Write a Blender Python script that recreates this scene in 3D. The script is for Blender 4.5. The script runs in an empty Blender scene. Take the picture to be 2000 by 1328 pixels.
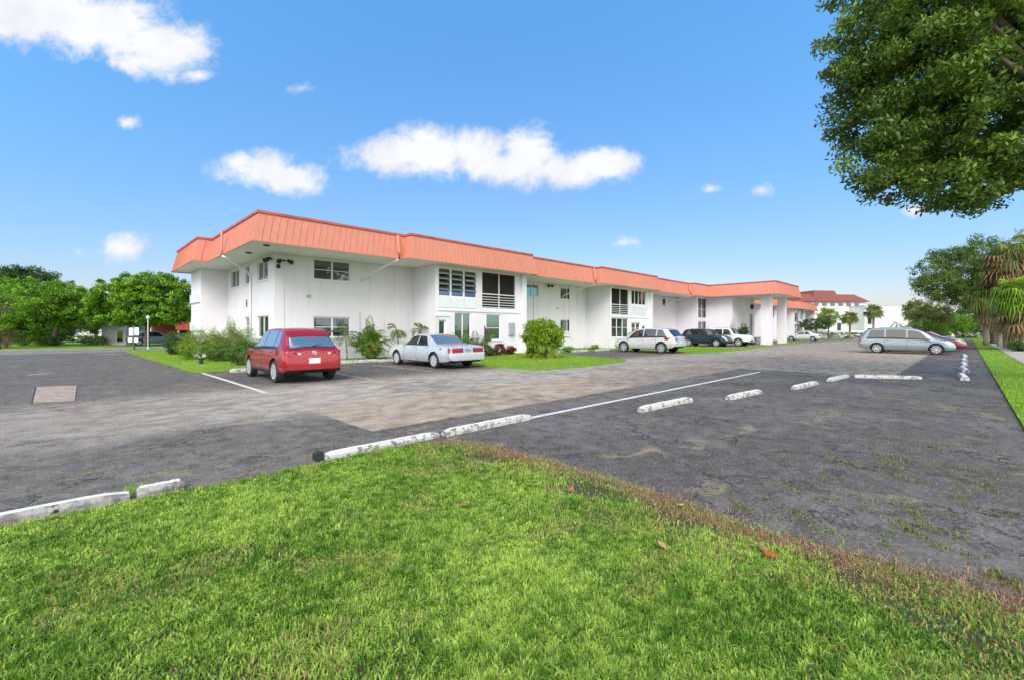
import bpy, bmesh, math, random
import numpy as np
from mathutils import Vector, Matrix

R = math.radians
scene = bpy.context.scene
COL = scene.collection

# ------------------------------------------------------------------ camera
CAMH = 1.6
FPX = 880.0
cam_d = bpy.data.cameras.new("camera")
cam = bpy.data.objects.new("camera", cam_d)
COL.objects.link(cam)
cam.location = (0, 0, CAMH)
cam.rotation_euler = (R(90), 0, 0)
cam_d.sensor_width = 36.0
cam_d.lens = 36.0 * FPX / 2000.0
cam_d.shift_y = -19.0 / 2000.0
cam_d.clip_start = 0.05
cam_d.clip_end = 4000
scene.camera = cam

# ------------------------------------------------------------------ colour and exposure
scene.view_settings.view_transform = 'Standard'
scene.view_settings.look = 'None'
scene.view_settings.gamma = 1.0
scene.view_settings.use_curve_mapping = False
scene.view_settings.exposure = 0.8
scene.cycles.use_denoising = True
scene.cycles.max_bounces = 6
scene.cycles.diffuse_bounces = 4
scene.cycles.transparent_max_bounces = 12

# ------------------------------------------------------------------ sun and sky
SUN_AZ = (-0.10, -0.995)
SUN_EL = 38.0
sd = bpy.data.lights.new("sun", 'SUN')
sd.energy = 1.7
sd.angle = R(32)
sd.color = (1.0, 0.955, 0.89)
so = bpy.data.objects.new("sun", sd)
COL.objects.link(so)
so.location = (0, 0, 60)
dv = -Vector((SUN_AZ[0] * math.cos(R(SUN_EL)), SUN_AZ[1] * math.cos(R(SUN_EL)), math.sin(R(SUN_EL))))
so.rotation_euler = dv.to_track_quat('-Z', 'Y').to_euler()


class NT:
    def __init__(self, tree):
        self.t = tree
        tree.nodes.clear()

    def n(self, typ, props=None, **ins):
        nd = self.t.nodes.new(typ)
        for k, v in (props or {}).items():
            setattr(nd, k, v)
        for k, v in ins.items():
            key = int(k[1:]) if k[0] == 'i' and k[1:].isdigit() else k.replace('_', ' ')
            self.put(nd, key, v)
        return nd

    def put(self, nd, key, v):
        sock = nd.inputs[key]
        if hasattr(v, 'is_output'):
            self.t.links.new(v, sock)
        elif isinstance(v, bpy.types.Node):
            self.t.links.new(v.outputs[0], sock)
        else:
            if isinstance(v, (tuple, list)) and len(v) == 3 and sock.type == 'RGBA':
                v = (*v, 1)
            sock.default_value = v

    def math(self, op, a, b=0.0, c=None, clamp=False):
        nd = self.t.nodes.new('ShaderNodeMath')
        nd.operation = op
        nd.use_clamp = clamp
        self.put(nd, 0, a)
        if op not in ('ABSOLUTE', 'SQRT', 'FRACT', 'FLOOR', 'SINE'):
            self.put(nd, 1, b)
        if c is not None:
            self.put(nd, 2, c)
        return nd.outputs[0]

    def ramp(self, v, a, b, lo=0.0, hi=1.0, smooth=True):
        nd = self.t.nodes.new('ShaderNodeMapRange')
        nd.interpolation_type = 'SMOOTHSTEP' if smooth else 'LINEAR'
        nd.clamp = True
        for k, x in enumerate((v, a, b, lo, hi)):
            self.put(nd, k, x)
        return nd.outputs[0]

    def mix(self, f, a, b, blend='MIX'):
        nd = self.t.nodes.new('ShaderNodeMix')
        nd.data_type = 'RGBA'
        nd.blend_type = blend
        self.put(nd, 0, f)
        self.put(nd, 6, a)
        self.put(nd, 7, b)
        return nd.outputs[2]

    def noise(self, vec, scale, detail=4.0, rough=0.55, dist=0.0, col=False):
        nd = self.t.nodes.new('ShaderNodeTexNoise')
        self.put(nd, 'Vector', vec)
        nd.inputs['Scale'].default_value = scale
        nd.inputs['Detail'].default_value = detail
        nd.inputs['Roughness'].default_value = rough
        nd.inputs['Distortion'].default_value = dist
        return nd.outputs[1 if col else 0]


world = bpy.data.worlds.new("World")
scene.world = world
world.use_nodes = True
W_ = NT(world.node_tree)
sky = W_.n('ShaderNodeTexSky', {'sky_type': 'NISHITA', 'sun_disc': False})
sky.sun_elevation = R(SUN_EL)
sky.sun_rotation = math.atan2(SUN_AZ[0], SUN_AZ[1])
sky.air_density = 1.0
sky.dust_density = 0.6
sky.ozone_density = 2.2
tc = W_.n('ShaderNodeTexCoord')
sep = W_.n('ShaderNodeSeparateXYZ', i0=tc.outputs['Generated'])
yy = W_.math('MAXIMUM', sep.outputs[1], 0.02)
tx = W_.math('DIVIDE', sep.outputs[0], yy)
sz = W_.math('DIVIDE', sep.outputs[2], yy)
P = W_.n('ShaderNodeCombineXYZ', i0=tx, i1=sz, i2=0.0).outputs[0]
nz = W_.noise(P, 6.0, 8.0, 0.66, 0.35)
nz2 = W_.noise(P, 22.0, 6.0, 0.65, 0.2)
# (px, py, half-width, half-height, strength) of the cloud puffs, given as directions in front of the camera
PUFFS = [(60, 20, 190, 75, 1), (200, 50, 160, 75, 1), (300, 85, 125, 60, 1), (275, 118, 80, 36, .85), (-150, -20, 320, 90, 1), (150, -60, 260, 80, 1),
         (510, 333, 90, 42, 1), (565, 350, 70, 38, 1), (470, 318, 45, 26, .9),
         (760, 305, 100, 46, 1), (840, 300, 95, 58, 1), (930, 300, 85, 56, 1), (1030, 305, 80, 60, 1), (1080, 335, 135, 44, 1), (1170, 322, 90, 34, 1),
         (1000, 320, 150, 42, 1), (250, 240, 30, 20, .75), (235, 482, 62, 34, .8), (215, 492, 80, 18, .5),
         (1390, 370, 34, 14, .5), (1485, 372, 26, 14, .55), (590, 172, 42, 12, .30), (1220, 474, 46, 16, .5), (1785, 412, 24, 14, .6),
         (385, 148, 30, 12, .4)]
msk = None
for (px, py, rx, ry, st) in PUFFS:
    c = ((px - 1000) / FPX, (645 - py) / FPX, 0)
    a = W_.n('ShaderNodeVectorMath', {'operation': 'SUBTRACT'}, i0=P, i1=c)
    b = W_.n('ShaderNodeVectorMath', {'operation': 'MULTIPLY'}, i0=a, i1=(FPX / rx, FPX / ry, 0))
    l = W_.n('ShaderNodeVectorMath', {'operation': 'LENGTH'}, i0=b)
    f = W_.math('MULTIPLY', W_.math('SUBTRACT', 1.12, l.outputs['Value']), st)
    msk = f if msk is None else W_.math('MAXIMUM', msk, f)
dens = W_.math('ADD', msk, W_.math('MULTIPLY', W_.math('SUBTRACT', nz, 0.5), 2.3))
dens = W_.math('ADD', dens, W_.math('MULTIPLY', W_.math('SUBTRACT', nz2, 0.5), 0.75))
front = W_.ramp(sep.outputs[1], 0.03, 0.12)
alpha = W_.math('MULTIPLY', W_.ramp(dens, 0.0, 0.75), front)
# bright clouds added in the unseen back sky as fill light for the facade
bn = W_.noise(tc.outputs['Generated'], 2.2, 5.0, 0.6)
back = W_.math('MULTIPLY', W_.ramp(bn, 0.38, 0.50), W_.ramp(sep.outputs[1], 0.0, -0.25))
hs = W_.n('ShaderNodeHueSaturation', Hue=0.505, Saturation=1.12, Value=1.0, Color=sky.outputs[0])
# colour of the clear sky: keep the physical sky's brightness and pull it towards the photographed blue by elevation
up = W_.ramp(sz, 0.0, 0.75, smooth=False)
tint = W_.mix(up, (0.49, 0.385, 0.44), (0.73, 1.15, 1.17))
clear = W_.mix(1.0, hs.outputs[0], tint, 'MULTIPLY')
shade = W_.ramp(W_.noise(P, 7.0, 4.0, 0.5), 0.25, 0.6)
body = W_.ramp(dens, 0.25, 0.95)
cl = W_.mix(shade, (2.75, 2.9, 3.35), (3.7, 3.75, 3.85))
cl = W_.mix(W_.math('MULTIPLY', body, 0.45), cl, (3.85, 3.88, 3.92))
cc = W_.mix(alpha, clear, cl)
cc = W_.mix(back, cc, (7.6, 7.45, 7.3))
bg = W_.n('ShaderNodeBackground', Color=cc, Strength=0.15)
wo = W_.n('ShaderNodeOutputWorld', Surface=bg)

# ------------------------------------------------------------------ frame of the place: u runs along the facade, v away from the lot towards it
CU, SU = 0.7101, 0.7041
TH = math.atan2(SU, CU)


def W(u, v, z=0.0):
    return Vector((CU * u - SU * v, SU * u + CU * v, z))


def UV(X, Y):
    return CU * X + SU * Y, -SU * X + CU * Y


def gnd(px, py):                      # ground point seen at a pixel, as (u, v)
    Y = FPX * CAMH / (py - 645.0)
    return UV(Y * (px - 1000) / FPX, Y)


def fu(px, V):                        # u of a column of pixels on the facade plane v = V
    t = (px - 1000) / FPX
    Y = V / (CU - SU * t)
    return UV(t * Y, Y)[0]


def fz(px, py, V):
    t = (px - 1000) / FPX
    Y = V / (CU - SU * t)
    return CAMH + (645 - py) * Y / FPX


def lv(px, U):                        # v on the side plane u = U
    t = (px - 1000) / FPX
    Y = U / (SU + CU * t)
    return UV(t * Y, Y)[1]


def lz(px, py, U):
    t = (px - 1000) / FPX
    Y = U / (SU + CU * t)
    return CAMH + (645 - py) * Y / FPX


def polar(px, Y):                     # world X at a pixel column and depth
    return Y * (px - 1000) / FPX


# ------------------------------------------------------------------ object helpers
def tag(o, label=None, cat=None, group=None, kind=None):
    if label: o['label'] = label
    if cat: o['category'] = cat
    if group: o['group'] = group
    if kind: o['kind'] = kind
    return o


def thing(name, label, cat, loc, rz=0.0, group=None):
    o = bpy.data.objects.new(name, None)
    o.empty_display_size = 0.3
    COL.objects.link(o)
    o.location = loc
    o.rotation_euler = (0, 0, rz)
    return tag(o, label, cat, group)


def link_mesh(name, me, mats, parent=None, smooth=False):
    for m in (mats if isinstance(mats, (list, tuple)) else [mats]):
        me.materials.append(m)
    if smooth:
        me.polygons.foreach_set('use_smooth', [True] * len(me.polygons))
    o = bpy.data.objects.new(name, me)
    COL.objects.link(o)
    if parent is not None:
        o.parent = parent
    return o


class MB:
    def __init__(self, org=(0, 0, 0)):
        self.v, self.f, self.m = [], [], []
        self.o = org

    def face(self, pts, m=0):
        i = len(self.v)
        self.v += [tuple(p) for p in pts]
        self.f.append(tuple(range(i, i + len(pts))))
        self.m.append(m)

    def box(self, x0, x1, y0, y1, z0, z1, m=0):
        i = len(self.v)
        self.v += [(x, y, z) for z in (z0, z1) for (x, y) in ((x0, y0), (x1, y0), (x1, y1), (x0, y1))]
        for q in ((3, 2, 1, 0), (4, 5, 6, 7), (0, 1, 5, 4), (1, 2, 6, 5), (2, 3, 7, 6), (3, 0, 4, 7)):
            self.f.append(tuple(i + k for k in q)); self.m.append(m)

    def prism(self, poly, z0, z1, m=0, mtop=None):
        i = len(self.v); n = len(poly)
        self.v += [(p[0], p[1], z0) for p in poly] + [(p[0], p[1], z1) for p in poly]
        self.f.append(tuple(i + k for k in range(n - 1, -1, -1))); self.m.append(m)
        self.f.append(tuple(i + n + k for k in range(n))); self.m.append(m if mtop is None else mtop)
        for k in range(n):
            j = (k + 1) % n
            self.f.append((i + k, i + j, i + n + j, i + n + k)); self.m.append(m)

    def hull(self, a, b, m=0):          # two loops of equal length joined, both ends capped
        i = len(self.v); n = len(a)
        self.v += [tuple(p) for p in a] + [tuple(p) for p in b]
        self.f.append(tuple(i + k for k in range(n - 1, -1, -1))); self.m.append(m)
        self.f.append(tuple(i + n + k for k in range(n))); self.m.append(m)
        for k in range(n):
            j = (k + 1) % n
            self.f.append((i + k, i + j, i + n + j, i + n + k)); self.m.append(m)

    def tube(self, pts, rad, n=8, m=0):
        pts = [Vector(p) for p in pts]
        if not isinstance(rad, (list, tuple)): rad = [rad] * len(pts)
        base = len(self.v)
        up = Vector((0, 0, 1))
        for k, p in enumerate(pts):
            d = (pts[min(k + 1, len(pts) - 1)] - pts[max(k - 1, 0)]).normalized()
            a = d.cross(up)
            if a.length < 0.05: a = d.cross(Vector((1, 0, 0)))
            a.normalize(); b = d.cross(a)
            for j in range(n):
                t = 2 * math.pi * j / n
                self.v.append(tuple(p + (a * math.cos(t) + b * math.sin(t)) * rad[k]))
        for k in range(len(pts) - 1):
            for j in range(n):
                q = (j + 1) % n
                self.f.append((base + k * n + j, base + k * n + q, base + (k + 1) * n + q, base + (k + 1) * n + j)); self.m.append(m)
        self.f.append(tuple(base + j for j in range(n - 1, -1, -1))); self.m.append(m)
        self.f.append(tuple(base + (len(pts) - 1) * n + j for j in range(n))); self.m.append(m)

    def lathe(self, prof, n=16, c=(0, 0, 0), m=0, axis='z', cap=True):
        base = len(self.v)
        for (r, h) in prof:
            for j in range(n):
                t = 2 * math.pi * j / n
                x, y = r * math.cos(t), r * math.sin(t)
                self.v.append((c[0] + x, c[1] + y, c[2] + h) if axis == 'z' else (c[0] + x, c[1] + h, c[2] + y))
        for k in range(len(prof) - 1):
            for j in range(n):
                q = (j + 1) % n
                self.f.append((base + k * n + j, base + k * n + q, base + (k + 1) * n + q, base + (k + 1) * n + j)); self.m.append(m)
        if not cap: return
        self.f.append(tuple(base + j for j in range(n - 1, -1, -1))); self.m.append(m)
        self.f.append(tuple(base + (len(prof) - 1) * n + j for j in range(n))); self.m.append(m)

    def build(self, name, mats, parent=None, smooth=False, loc=None, rz=0.0, bevel=0.0):
        me = bpy.data.meshes.new(name)
        ox, oy, oz = self.o
        me.from_pydata([(x - ox, y - oy, z - oz) for x, y, z in self.v], [], self.f)
        me.polygons.foreach_set('material_index', self.m)
        me.update()
        bm = bmesh.new(); bm.from_mesh(me)
        bmesh.ops.remove_doubles(bm, verts=bm.verts, dist=1e-5)
        bmesh.ops.recalc_face_normals(bm, faces=bm.faces)
        if bevel:
            bmesh.ops.bevel(bm, geom=list(bm.edges), offset=bevel, segments=2, affect='EDGES', profile=0.5)
        bm.to_mesh(me); bm.free()
        o = link_mesh(name, me, mats, parent, smooth)
        if loc is not None: o.location = loc
        o.rotation_euler[2] = rz
        return o


def np_mesh(name, verts, faces, k, mats, parent=None, tint=None, smooth=False):
    """verts (n,3), faces (m,k) arrays"""
    me = bpy.data.meshes.new(name)
    me.vertices.add(len(verts)); me.vertices.foreach_set('co', np.asarray(verts, dtype=np.float32).ravel())
    me.loops.add(len(faces) * k); me.loops.foreach_set('vertex_index', np.asarray(faces, dtype=np.int32).ravel())
    me.polygons.add(len(faces)); me.polygons.foreach_set('loop_start', np.arange(0, len(faces) * k, k, dtype=np.int32))
    me.update(calc_edges=True)
    if tint is not None:
        a = me.attributes.new('tint', 'FLOAT', 'POINT')
        a.data.foreach_set('value', np.asarray(tint, dtype=np.float32))
    me.validate()
    return link_mesh(name, me, mats, parent, smooth)


# ------------------------------------------------------------------ materials
def new_mat(name):
    m = bpy.data.materials.new(name)
    m.use_nodes = True
    return m, NT(m.node_tree)


def finish(t, bsdf, disp=None):
    t.n('ShaderNodeOutputMaterial', Surface=bsdf)


def simple(name, col, rough=0.6, metal=0.0, var=0.08, scale=3.0, bump=0.0, bscale=40.0, spec=0.5, coat=0.0):
    m, t = new_mat(name)
    tc = t.n('ShaderNodeTexCoord').outputs['Object']
    f = t.ramp(t.noise(tc, scale, 5.0, 0.6), 0.3, 0.7)
    c = t.mix(f, tuple(x * (1 - var) for x in col), tuple(min(1, x * (1 + var)) for x in col))
    b = t.n('ShaderNodeBsdfPrincipled', Base_Color=c, Roughness=rough, Metallic=metal)
    b.inputs['Specular IOR Level'].default_value = spec
    b.inputs['Coat Weight'].default_value = coat
    b.inputs['Coat Roughness'].default_value = 0.04
    if bump:
        bp = t.n('ShaderNodeBump', Strength=bump, Distance=0.02, Height=t.noise(tc, bscale, 4.0, 0.6))
        t.put(b, 'Normal', bp.outputs[0])
    finish(t, b)
    return m


def leafmat(name, dark, light, trans=0.25, rough=0.5, odd=None):
    m, t = new_mat(name)
    at = t.n('ShaderNodeAttribute', {'attribute_name': 'tint'}).outputs['Fac']
    c = t.mix(t.ramp(at, 0.0, 0.85, smooth=False), dark, light)
    if odd:
        c = t.mix(t.ramp(at, 0.93, 0.95, smooth=False), c, odd)
    b = t.n('ShaderNodeBsdfPrincipled', Base_Color=c, Roughness=rough)
    b.inputs['Specular IOR Level'].default_value = 0.35
    tr = t.n('ShaderNodeBsdfTranslucent', Color=t.mix(0.5, c, (0.25, 0.40, 0.03)))
    ms = t.n('ShaderNodeMixShader', i0=trans, i1=b, i2=tr)
    finish(t, ms)
    return m


def glassmat(name, tintc=(0.03, 0.04, 0.045), refl=0.22, clear=0.55):
    m, t = new_mat(name)
    base = t.n('ShaderNodeBsdfDiffuse', Color=tintc)
    tr = t.n('ShaderNodeBsdfTransparent', Color=(0.86, 0.9, 0.9))
    a = t.n('ShaderNodeMixShader', i0=clear, i1=base, i2=tr)
    gl = t.n('ShaderNodeBsdfGlossy', Color=(1, 1, 1), Roughness=0.03)
    lw = t.n('ShaderNodeLayerWeight', Blend=0.35)
    f = t.math('ADD', t.math('MULTIPLY', lw.outputs['Fresnel'], 0.8), refl, clamp=True)
    ms = t.n('ShaderNodeMixShader', i0=f, i1=a, i2=gl)
    finish(t, ms)
    return m


M = {}
# painted block wall: faint dirt streaks below the eaves and near the ground, fine stucco
m, t = new_mat('white_stucco')
tc = t.n('ShaderNodeTexCoord').outputs['Object']
mp = t.n('ShaderNodeMapping', Vector=tc); mp.inputs['Scale'].default_value = (1.6, 1.6, 0.22)
f1 = t.ramp(t.noise(mp.outputs[0], 1.3, 6, .65), 0.52, 0.78)
f2 = t.ramp(t.noise(tc, 0.6, 4, .6), 0.35, 0.75)
f3 = t.ramp(t.noise(tc, 7.0, 6, .7), 0.60, 0.80)
c = t.mix(f2, (0.80, 0.755, 0.805), (0.75, 0.71, 0.76))
c = t.mix(t.math('MULTIPLY', f1, 0.5), c, (0.58, 0.58, 0.57))
c = t.mix(t.math('MULTIPLY', f3, 0.18), c, (0.50, 0.50, 0.49))
zz = t.n('ShaderNodeSeparateXYZ', i0=tc).outputs[2]
low = t.math('MULTIPLY', t.ramp(zz, 0.55, 0.0), t.ramp(t.noise(tc, 2.4, 5, .6), 0.4, 0.65))
c = t.mix(t.math('MULTIPLY', low, 0.5), c, (0.42, 0.41, 0.35))
brk = t.n('ShaderNodeTexBrick', Vector=t.n('ShaderNodeCombineXYZ', i0=t.math('ADD', t.n('ShaderNodeSeparateXYZ', i0=tc).outputs[0], t.n('ShaderNodeSeparateXYZ', i0=tc).outputs[1]), i1=zz, i2=0.0).outputs[0])
brk.inputs['Scale'].default_value = 1.0
brk.inputs['Mortar Size'].default_value = 0.008
brk.inputs['Mortar Smooth'].default_value = 0.6
brk.inputs['Brick Width'].default_value = 0.42
brk.inputs['Row Height'].default_value = 0.21
b = t.n('ShaderNodeBsdfPrincipled', Base_Color=c, Roughness=0.85)
h = t.math('ADD', t.math('MULTIPLY', t.noise(tc, 60, 3, .6), 0.4), t.math('MULTIPLY', brk.outputs['Fac'], -0.55))
t.put(b, 'Normal', t.n('ShaderNodeBump', Strength=0.35, Distance=0.012, Height=h).outputs[0])
finish(t, b); M['wall'] = m

M['soffit'] = simple('soffit_paint', (0.82, 0.82, 0.82), 0.8, var=.05, bump=.1)
# coral mansard
m, t = new_mat('coral_metal')
tc = t.n('ShaderNodeTexCoord').outputs['Object']
mp = t.n('ShaderNodeMapping', Vector=tc); mp.inputs['Scale'].default_value = (2.2, 2.2, 0.25)
f1 = t.ramp(t.noise(mp.outputs[0], 3.6, 6, .72), 0.36, 0.64)
c = t.mix(f1, (0.59, 0.225, 0.150), (0.52, 0.188, 0.122))
f2 = t.ramp(t.noise(tc, 0.35, 3, .5), 0.4, 0.7)
c = t.mix(t.math('MULTIPLY', f2, 0.35), c, (0.63, 0.245, 0.165))
b = t.n('ShaderNodeBsdfPrincipled', Base_Color=c, Roughness=0.6)
t.put(b, 'Normal', t.n('ShaderNodeBump', Strength=0.15, Distance=0.01, Height=t.noise(mp.outputs[0], 6, 4, .6)).outputs[0])
finish(t, b); M['coral'] = m
M['trim'] = simple('dark_coral_trim', (0.46, 0.10, 0.055), 0.5, var=.2, scale=2)
M['roofdeck'] = simple('roof_gravel', (0.45, 0.44, 0.42), 0.9, var=.2, scale=8)
M['white'] = simple('white_paint', (0.76, 0.75, 0.78), 0.55, var=.04)
M['whitepanel'] = simple('white_panel', (0.72, 0.74, 0.77), 0.5, var=.05)
M['alu'] = simple('grey_aluminium', (0.45, 0.46, 0.47), 0.4, metal=.5, var=.08)
M['dark'] = simple('dark_interior', (0.02, 0.02, 0.022), 0.8, var=.3)
M['tan'] = simple('tan_lanai_wall', (0.20, 0.165, 0.13), 0.8, var=.2, scale=1.5)
M['blind'] = simple('olive_grey_blinds', (0.62, 0.60, 0.46), 0.7, var=.15, scale=4)
M['blindgrey'] = simple('grey_blinds', (0.55, 0.56, 0.54), 0.7, var=.15, scale=4)
M['curtain'] = simple('green_curtain', (0.07, 0.34, 0.20), 0.8, var=.35, scale=5)
M['curtainp'] = simple('pale_green_curtain', (0.38, 0.55, 0.44), 0.8, var=.2, scale=5)
M['bluedark'] = simple('blue_grey_shade', (0.20, 0.28, 0.46), 0.7, var=.3, scale=3)
M['glass'] = glassmat('window_glass', refl=0.04, clear=0.82)
M['glassdark'] = glassmat('dark_window_glass', refl=0.10, clear=0.5)
m, t = new_mat('insect_screen')
finish(t, t.n('ShaderNodeMixShader', i0=.5, i1=t.n('ShaderNodeBsdfDiffuse', Color=(0.05, 0.042, 0.036)), i2=t.n('ShaderNodeBsdfTransparent')))
M['screen'] = m
M['black'] = simple('black_plastic', (0.018, 0.018, 0.02), 0.5, var=.2)
M['rubber'] = simple('tyre_rubber', (0.022, 0.022, 0.023), 0.8, var=.25, scale=12)
M['chrome'] = simple('chrome', (0.75, 0.76, 0.78), 0.15, metal=1, var=.03)
M['rim'] = simple('alloy_rim', (0.46, 0.47, 0.49), 0.3, metal=.1, var=.06)
M['carglass'] = glassmat('car_glass', (0.012, 0.014, 0.016), refl=0.10, clear=0.0)
M['carglasslight'] = glassmat('car_glass_bright', (0.10, 0.12, 0.125), refl=0.42, clear=0.0)
M['redlens'] = simple('red_lamp_lens', (0.30, 0.002, 0.006), 0.15, var=.15, scale=9, coat=1)
M['whitelens'] = simple('clear_lamp_lens', (0.65, 0.67, 0.68), 0.1, var=.1, scale=9, coat=1)
M['plate'] = simple('number_plate', (0.70, 0.72, 0.72), 0.4)
M['plategreen'] = simple('green_grey_number_plate', (0.22, 0.30, 0.28), 0.4)
M['bark'] = simple('bark', (0.115, 0.09, 0.07), 0.95, var=.35, scale=6, bump=.7, bscale=14)
M['palmbark'] = simple('palm_trunk_bark', (0.23, 0.19, 0.145), 0.95, var=.3, scale=5, bump=.8, bscale=10)
M['concrete'] = simple('concrete', (0.36, 0.34, 0.31), 0.9, var=.15, scale=1.5, bump=.2)
M['greywall'] = simple('grey_block_wall', (0.48, 0.48, 0.48), 0.9, var=.12, scale=1.2, bump=.2)
M['redroof'] = simple('red_tile_roof', (0.21, 0.062, 0.052), 0.8, var=.25, scale=3, bump=.5, bscale=20)
M['brownwall'] = simple('dark_red_wall', (0.33, 0.05, 0.035), 0.8, var=.2)

# white painted concrete with flaking, for wheel stops
m, t = new_mat('worn_white_stop_paint')
tc = t.n('ShaderNodeTexCoord').outputs['Object']
ge = t.n('ShaderNodeNewGeometry')
w3 = t.n('ShaderNodeVectorMath', {'operation': 'ADD'}, i0=tc, i1=t.n('ShaderNodeObjectInfo').outputs['Location'])
f = t.ramp(t.noise(w3.outputs[0], 9, 7, .7), 0.50, 0.60)
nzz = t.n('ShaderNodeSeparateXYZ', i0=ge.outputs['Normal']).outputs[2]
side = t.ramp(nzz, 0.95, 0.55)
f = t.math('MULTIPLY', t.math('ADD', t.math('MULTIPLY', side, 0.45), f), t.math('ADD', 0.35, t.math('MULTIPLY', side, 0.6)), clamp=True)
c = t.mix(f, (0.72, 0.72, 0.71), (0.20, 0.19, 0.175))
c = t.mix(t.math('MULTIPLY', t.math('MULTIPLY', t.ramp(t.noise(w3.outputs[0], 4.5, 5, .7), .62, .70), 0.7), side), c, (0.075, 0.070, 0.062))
b = t.n('ShaderNodeBsdfPrincipled', Base_Color=c, Roughness=0.85)
t.put(b, 'Normal', t.n('ShaderNodeBump', Strength=0.5, Distance=0.01, Height=t.noise(w3.outputs[0], 30, 5, .65)).outputs[0])
finish(t, b); M['stop'] = m

m, t = new_mat('dirty_kerb')
tc = t.n('ShaderNodeTexCoord').outputs['Object']
ge = t.n('ShaderNodeNewGeometry')
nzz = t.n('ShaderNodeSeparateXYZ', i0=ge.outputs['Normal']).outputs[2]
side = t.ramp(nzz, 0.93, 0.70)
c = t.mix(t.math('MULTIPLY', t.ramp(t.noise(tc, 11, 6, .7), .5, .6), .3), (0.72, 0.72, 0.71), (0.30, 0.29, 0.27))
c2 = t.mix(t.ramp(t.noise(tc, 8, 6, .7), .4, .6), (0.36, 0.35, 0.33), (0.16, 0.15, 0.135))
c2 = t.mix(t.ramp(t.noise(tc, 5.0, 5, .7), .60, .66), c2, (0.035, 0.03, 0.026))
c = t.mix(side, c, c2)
b = t.n('ShaderNodeBsdfPrincipled', Base_Color=c, Roughness=0.9)
t.put(b, 'Normal', t.n('ShaderNodeBump', Strength=0.6, Distance=0.012, Height=t.noise(tc, 26, 5, .65)).outputs[0])
finish(t, b); M['kerb'] = m

# asphalt (object coordinates = u, v)
m, t = new_mat('asphalt')
tc = t.n('ShaderNodeTexCoord').outputs['Object']
sp = t.n('ShaderNodeSeparateXYZ', i0=tc); U_, V_ = sp.outputs[0], sp.outputs[1]
wob = t.math('MULTIPLY', t.math('SUBTRACT', t.noise(tc, 0.9, 5, .6), 0.5), 1.6)
wob2 = t.math('MULTIPLY', t.math('SUBTRACT', t.noise(tc, 2.5, 4, .6), 0.5), 0.18)
U2 = t.math('ADD', U_, wob2); V2 = t.math('ADD', V_, wob2)
Vb = t.math('ADD', V_, wob)
mp = t.n('ShaderNodeMapping', Vector=tc); mp.inputs['Scale'].default_value = (0.75, 1.15, 1)   # tyre-wise streaks along the drive
stre = t.noise(mp.outputs[0], 2.2, 8, .68)
fine = t.noise(tc, 30, 6, .78)
mid = t.noise(tc, 4.0, 7, .68)
big = t.noise(tc, 0.33, 4, .55)
# old drive: warm mid grey; sealed lot (v < 5.5): darker, bluish
drive = t.mix(t.ramp(mid, .3, .7), (0.098, 0.084, 0.070), (0.205, 0.180, 0.152))
drive = t.mix(t.ramp(big, .4, .65), drive, t.mix(t.ramp(mid, .3, .7), (0.080, 0.071, 0.061), (0.160, 0.142, 0.122)))
seal = t.mix(t.ramp(mid, .3, .72), (0.060, 0.053, 0.046), (0.142, 0.125, 0.108))
seal = t.mix(t.ramp(big, .42, .62), seal, t.mix(t.ramp(mid, .3, .7), (0.085, 0.077, 0.070), (0.185, 0.168, 0.150)))
lot = t.math('MULTIPLY', t.ramp(V2, 5.62, 5.5), t.ramp(U2, 3.0, 3.3))
stall = t.math('MULTIPLY', t.ramp(V2, 12.6, 13.6), t.ramp(U2, 3.3, 3.6))
oldp = t.math('MULTIPLY', t.ramp(t.noise(mp.outputs[0], .7, 5, .65), .62, .42), t.math('MULTIPLY', t.ramp(Vb, 15.0, 16.5), t.ramp(U_, 3.4, 3.0)))     # smooth dark asphalt near the far left corner
col = t.mix(lot, drive, seal)
col = t.mix(t.math('MULTIPLY', stall, 0.85), col, t.mix(t.ramp(mid, .3, .7), (0.075, 0.070, 0.062), (0.125, 0.115, 0.103)))
col = t.mix(t.math('MULTIPLY', oldp, 0.8), col, t.mix(t.ramp(mid, .3, .7), (0.085, 0.078, 0.070), (0.150, 0.137, 0.122)))
# pale dusty band where water dries along the middle of the drive
band = t.math('MULTIPLY', t.ramp(Vb, 7.9, 9.6), t.ramp(Vb, 15.2, 12.6))
bandn = t.ramp(t.math('ADD', t.math('MULTIPLY', stre, 0.5), t.math('MULTIPLY', big, 0.5)), 0.26, 0.55)
bf = t.math('MULTIPLY', t.math('MULTIPLY', band, bandn), 0.92)
nearleft = t.ramp(U_, -1.5, 4.5, 0.6, 1.0)
bf = t.math('MULTIPLY', bf, nearleft)
bcol = t.mix(t.ramp(stre, .34, .68), (0.34, 0.285, 0.225), (0.52, 0.455, 0.385))
col = t.mix(bf, col, bcol)
# tan trench patch: straight left end and near edge
p1 = t.math('MULTIPLY', t.math('MULTIPLY', t.ramp(U2, 3.42, 3.50), t.ramp(V2, 6.62, 6.70)), t.ramp(Vb, 9.9, 8.8))
p2 = t.math('MULTIPLY', t.math('MULTIPLY', t.ramp(t.math('ADD', U_, wob), 19.4, 20.4), t.ramp(V2, 1.65, 1.85)), t.ramp(Vb, 9.9, 8.8))
p3 = t.math('MULTIPLY', t.ramp(t.math('ADD', U_, wob), 38.0, 44.0), t.ramp(V2, 1.65, 1.85))
tanf = t.math('MULTIPLY', t.math('MAXIMUM', p1, p2), t.ramp(t.math('ADD', t.math('MULTIPLY', stre, .55), t.math('MULTIPLY', big, .45)), 0.28, 0.52))
fadeu = t.ramp(U_, 9.0, 15.0, 1.0, 0.62)
tanf = t.math('MULTIPLY', tanf, t.math('MAXIMUM', fadeu, p2))
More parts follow.
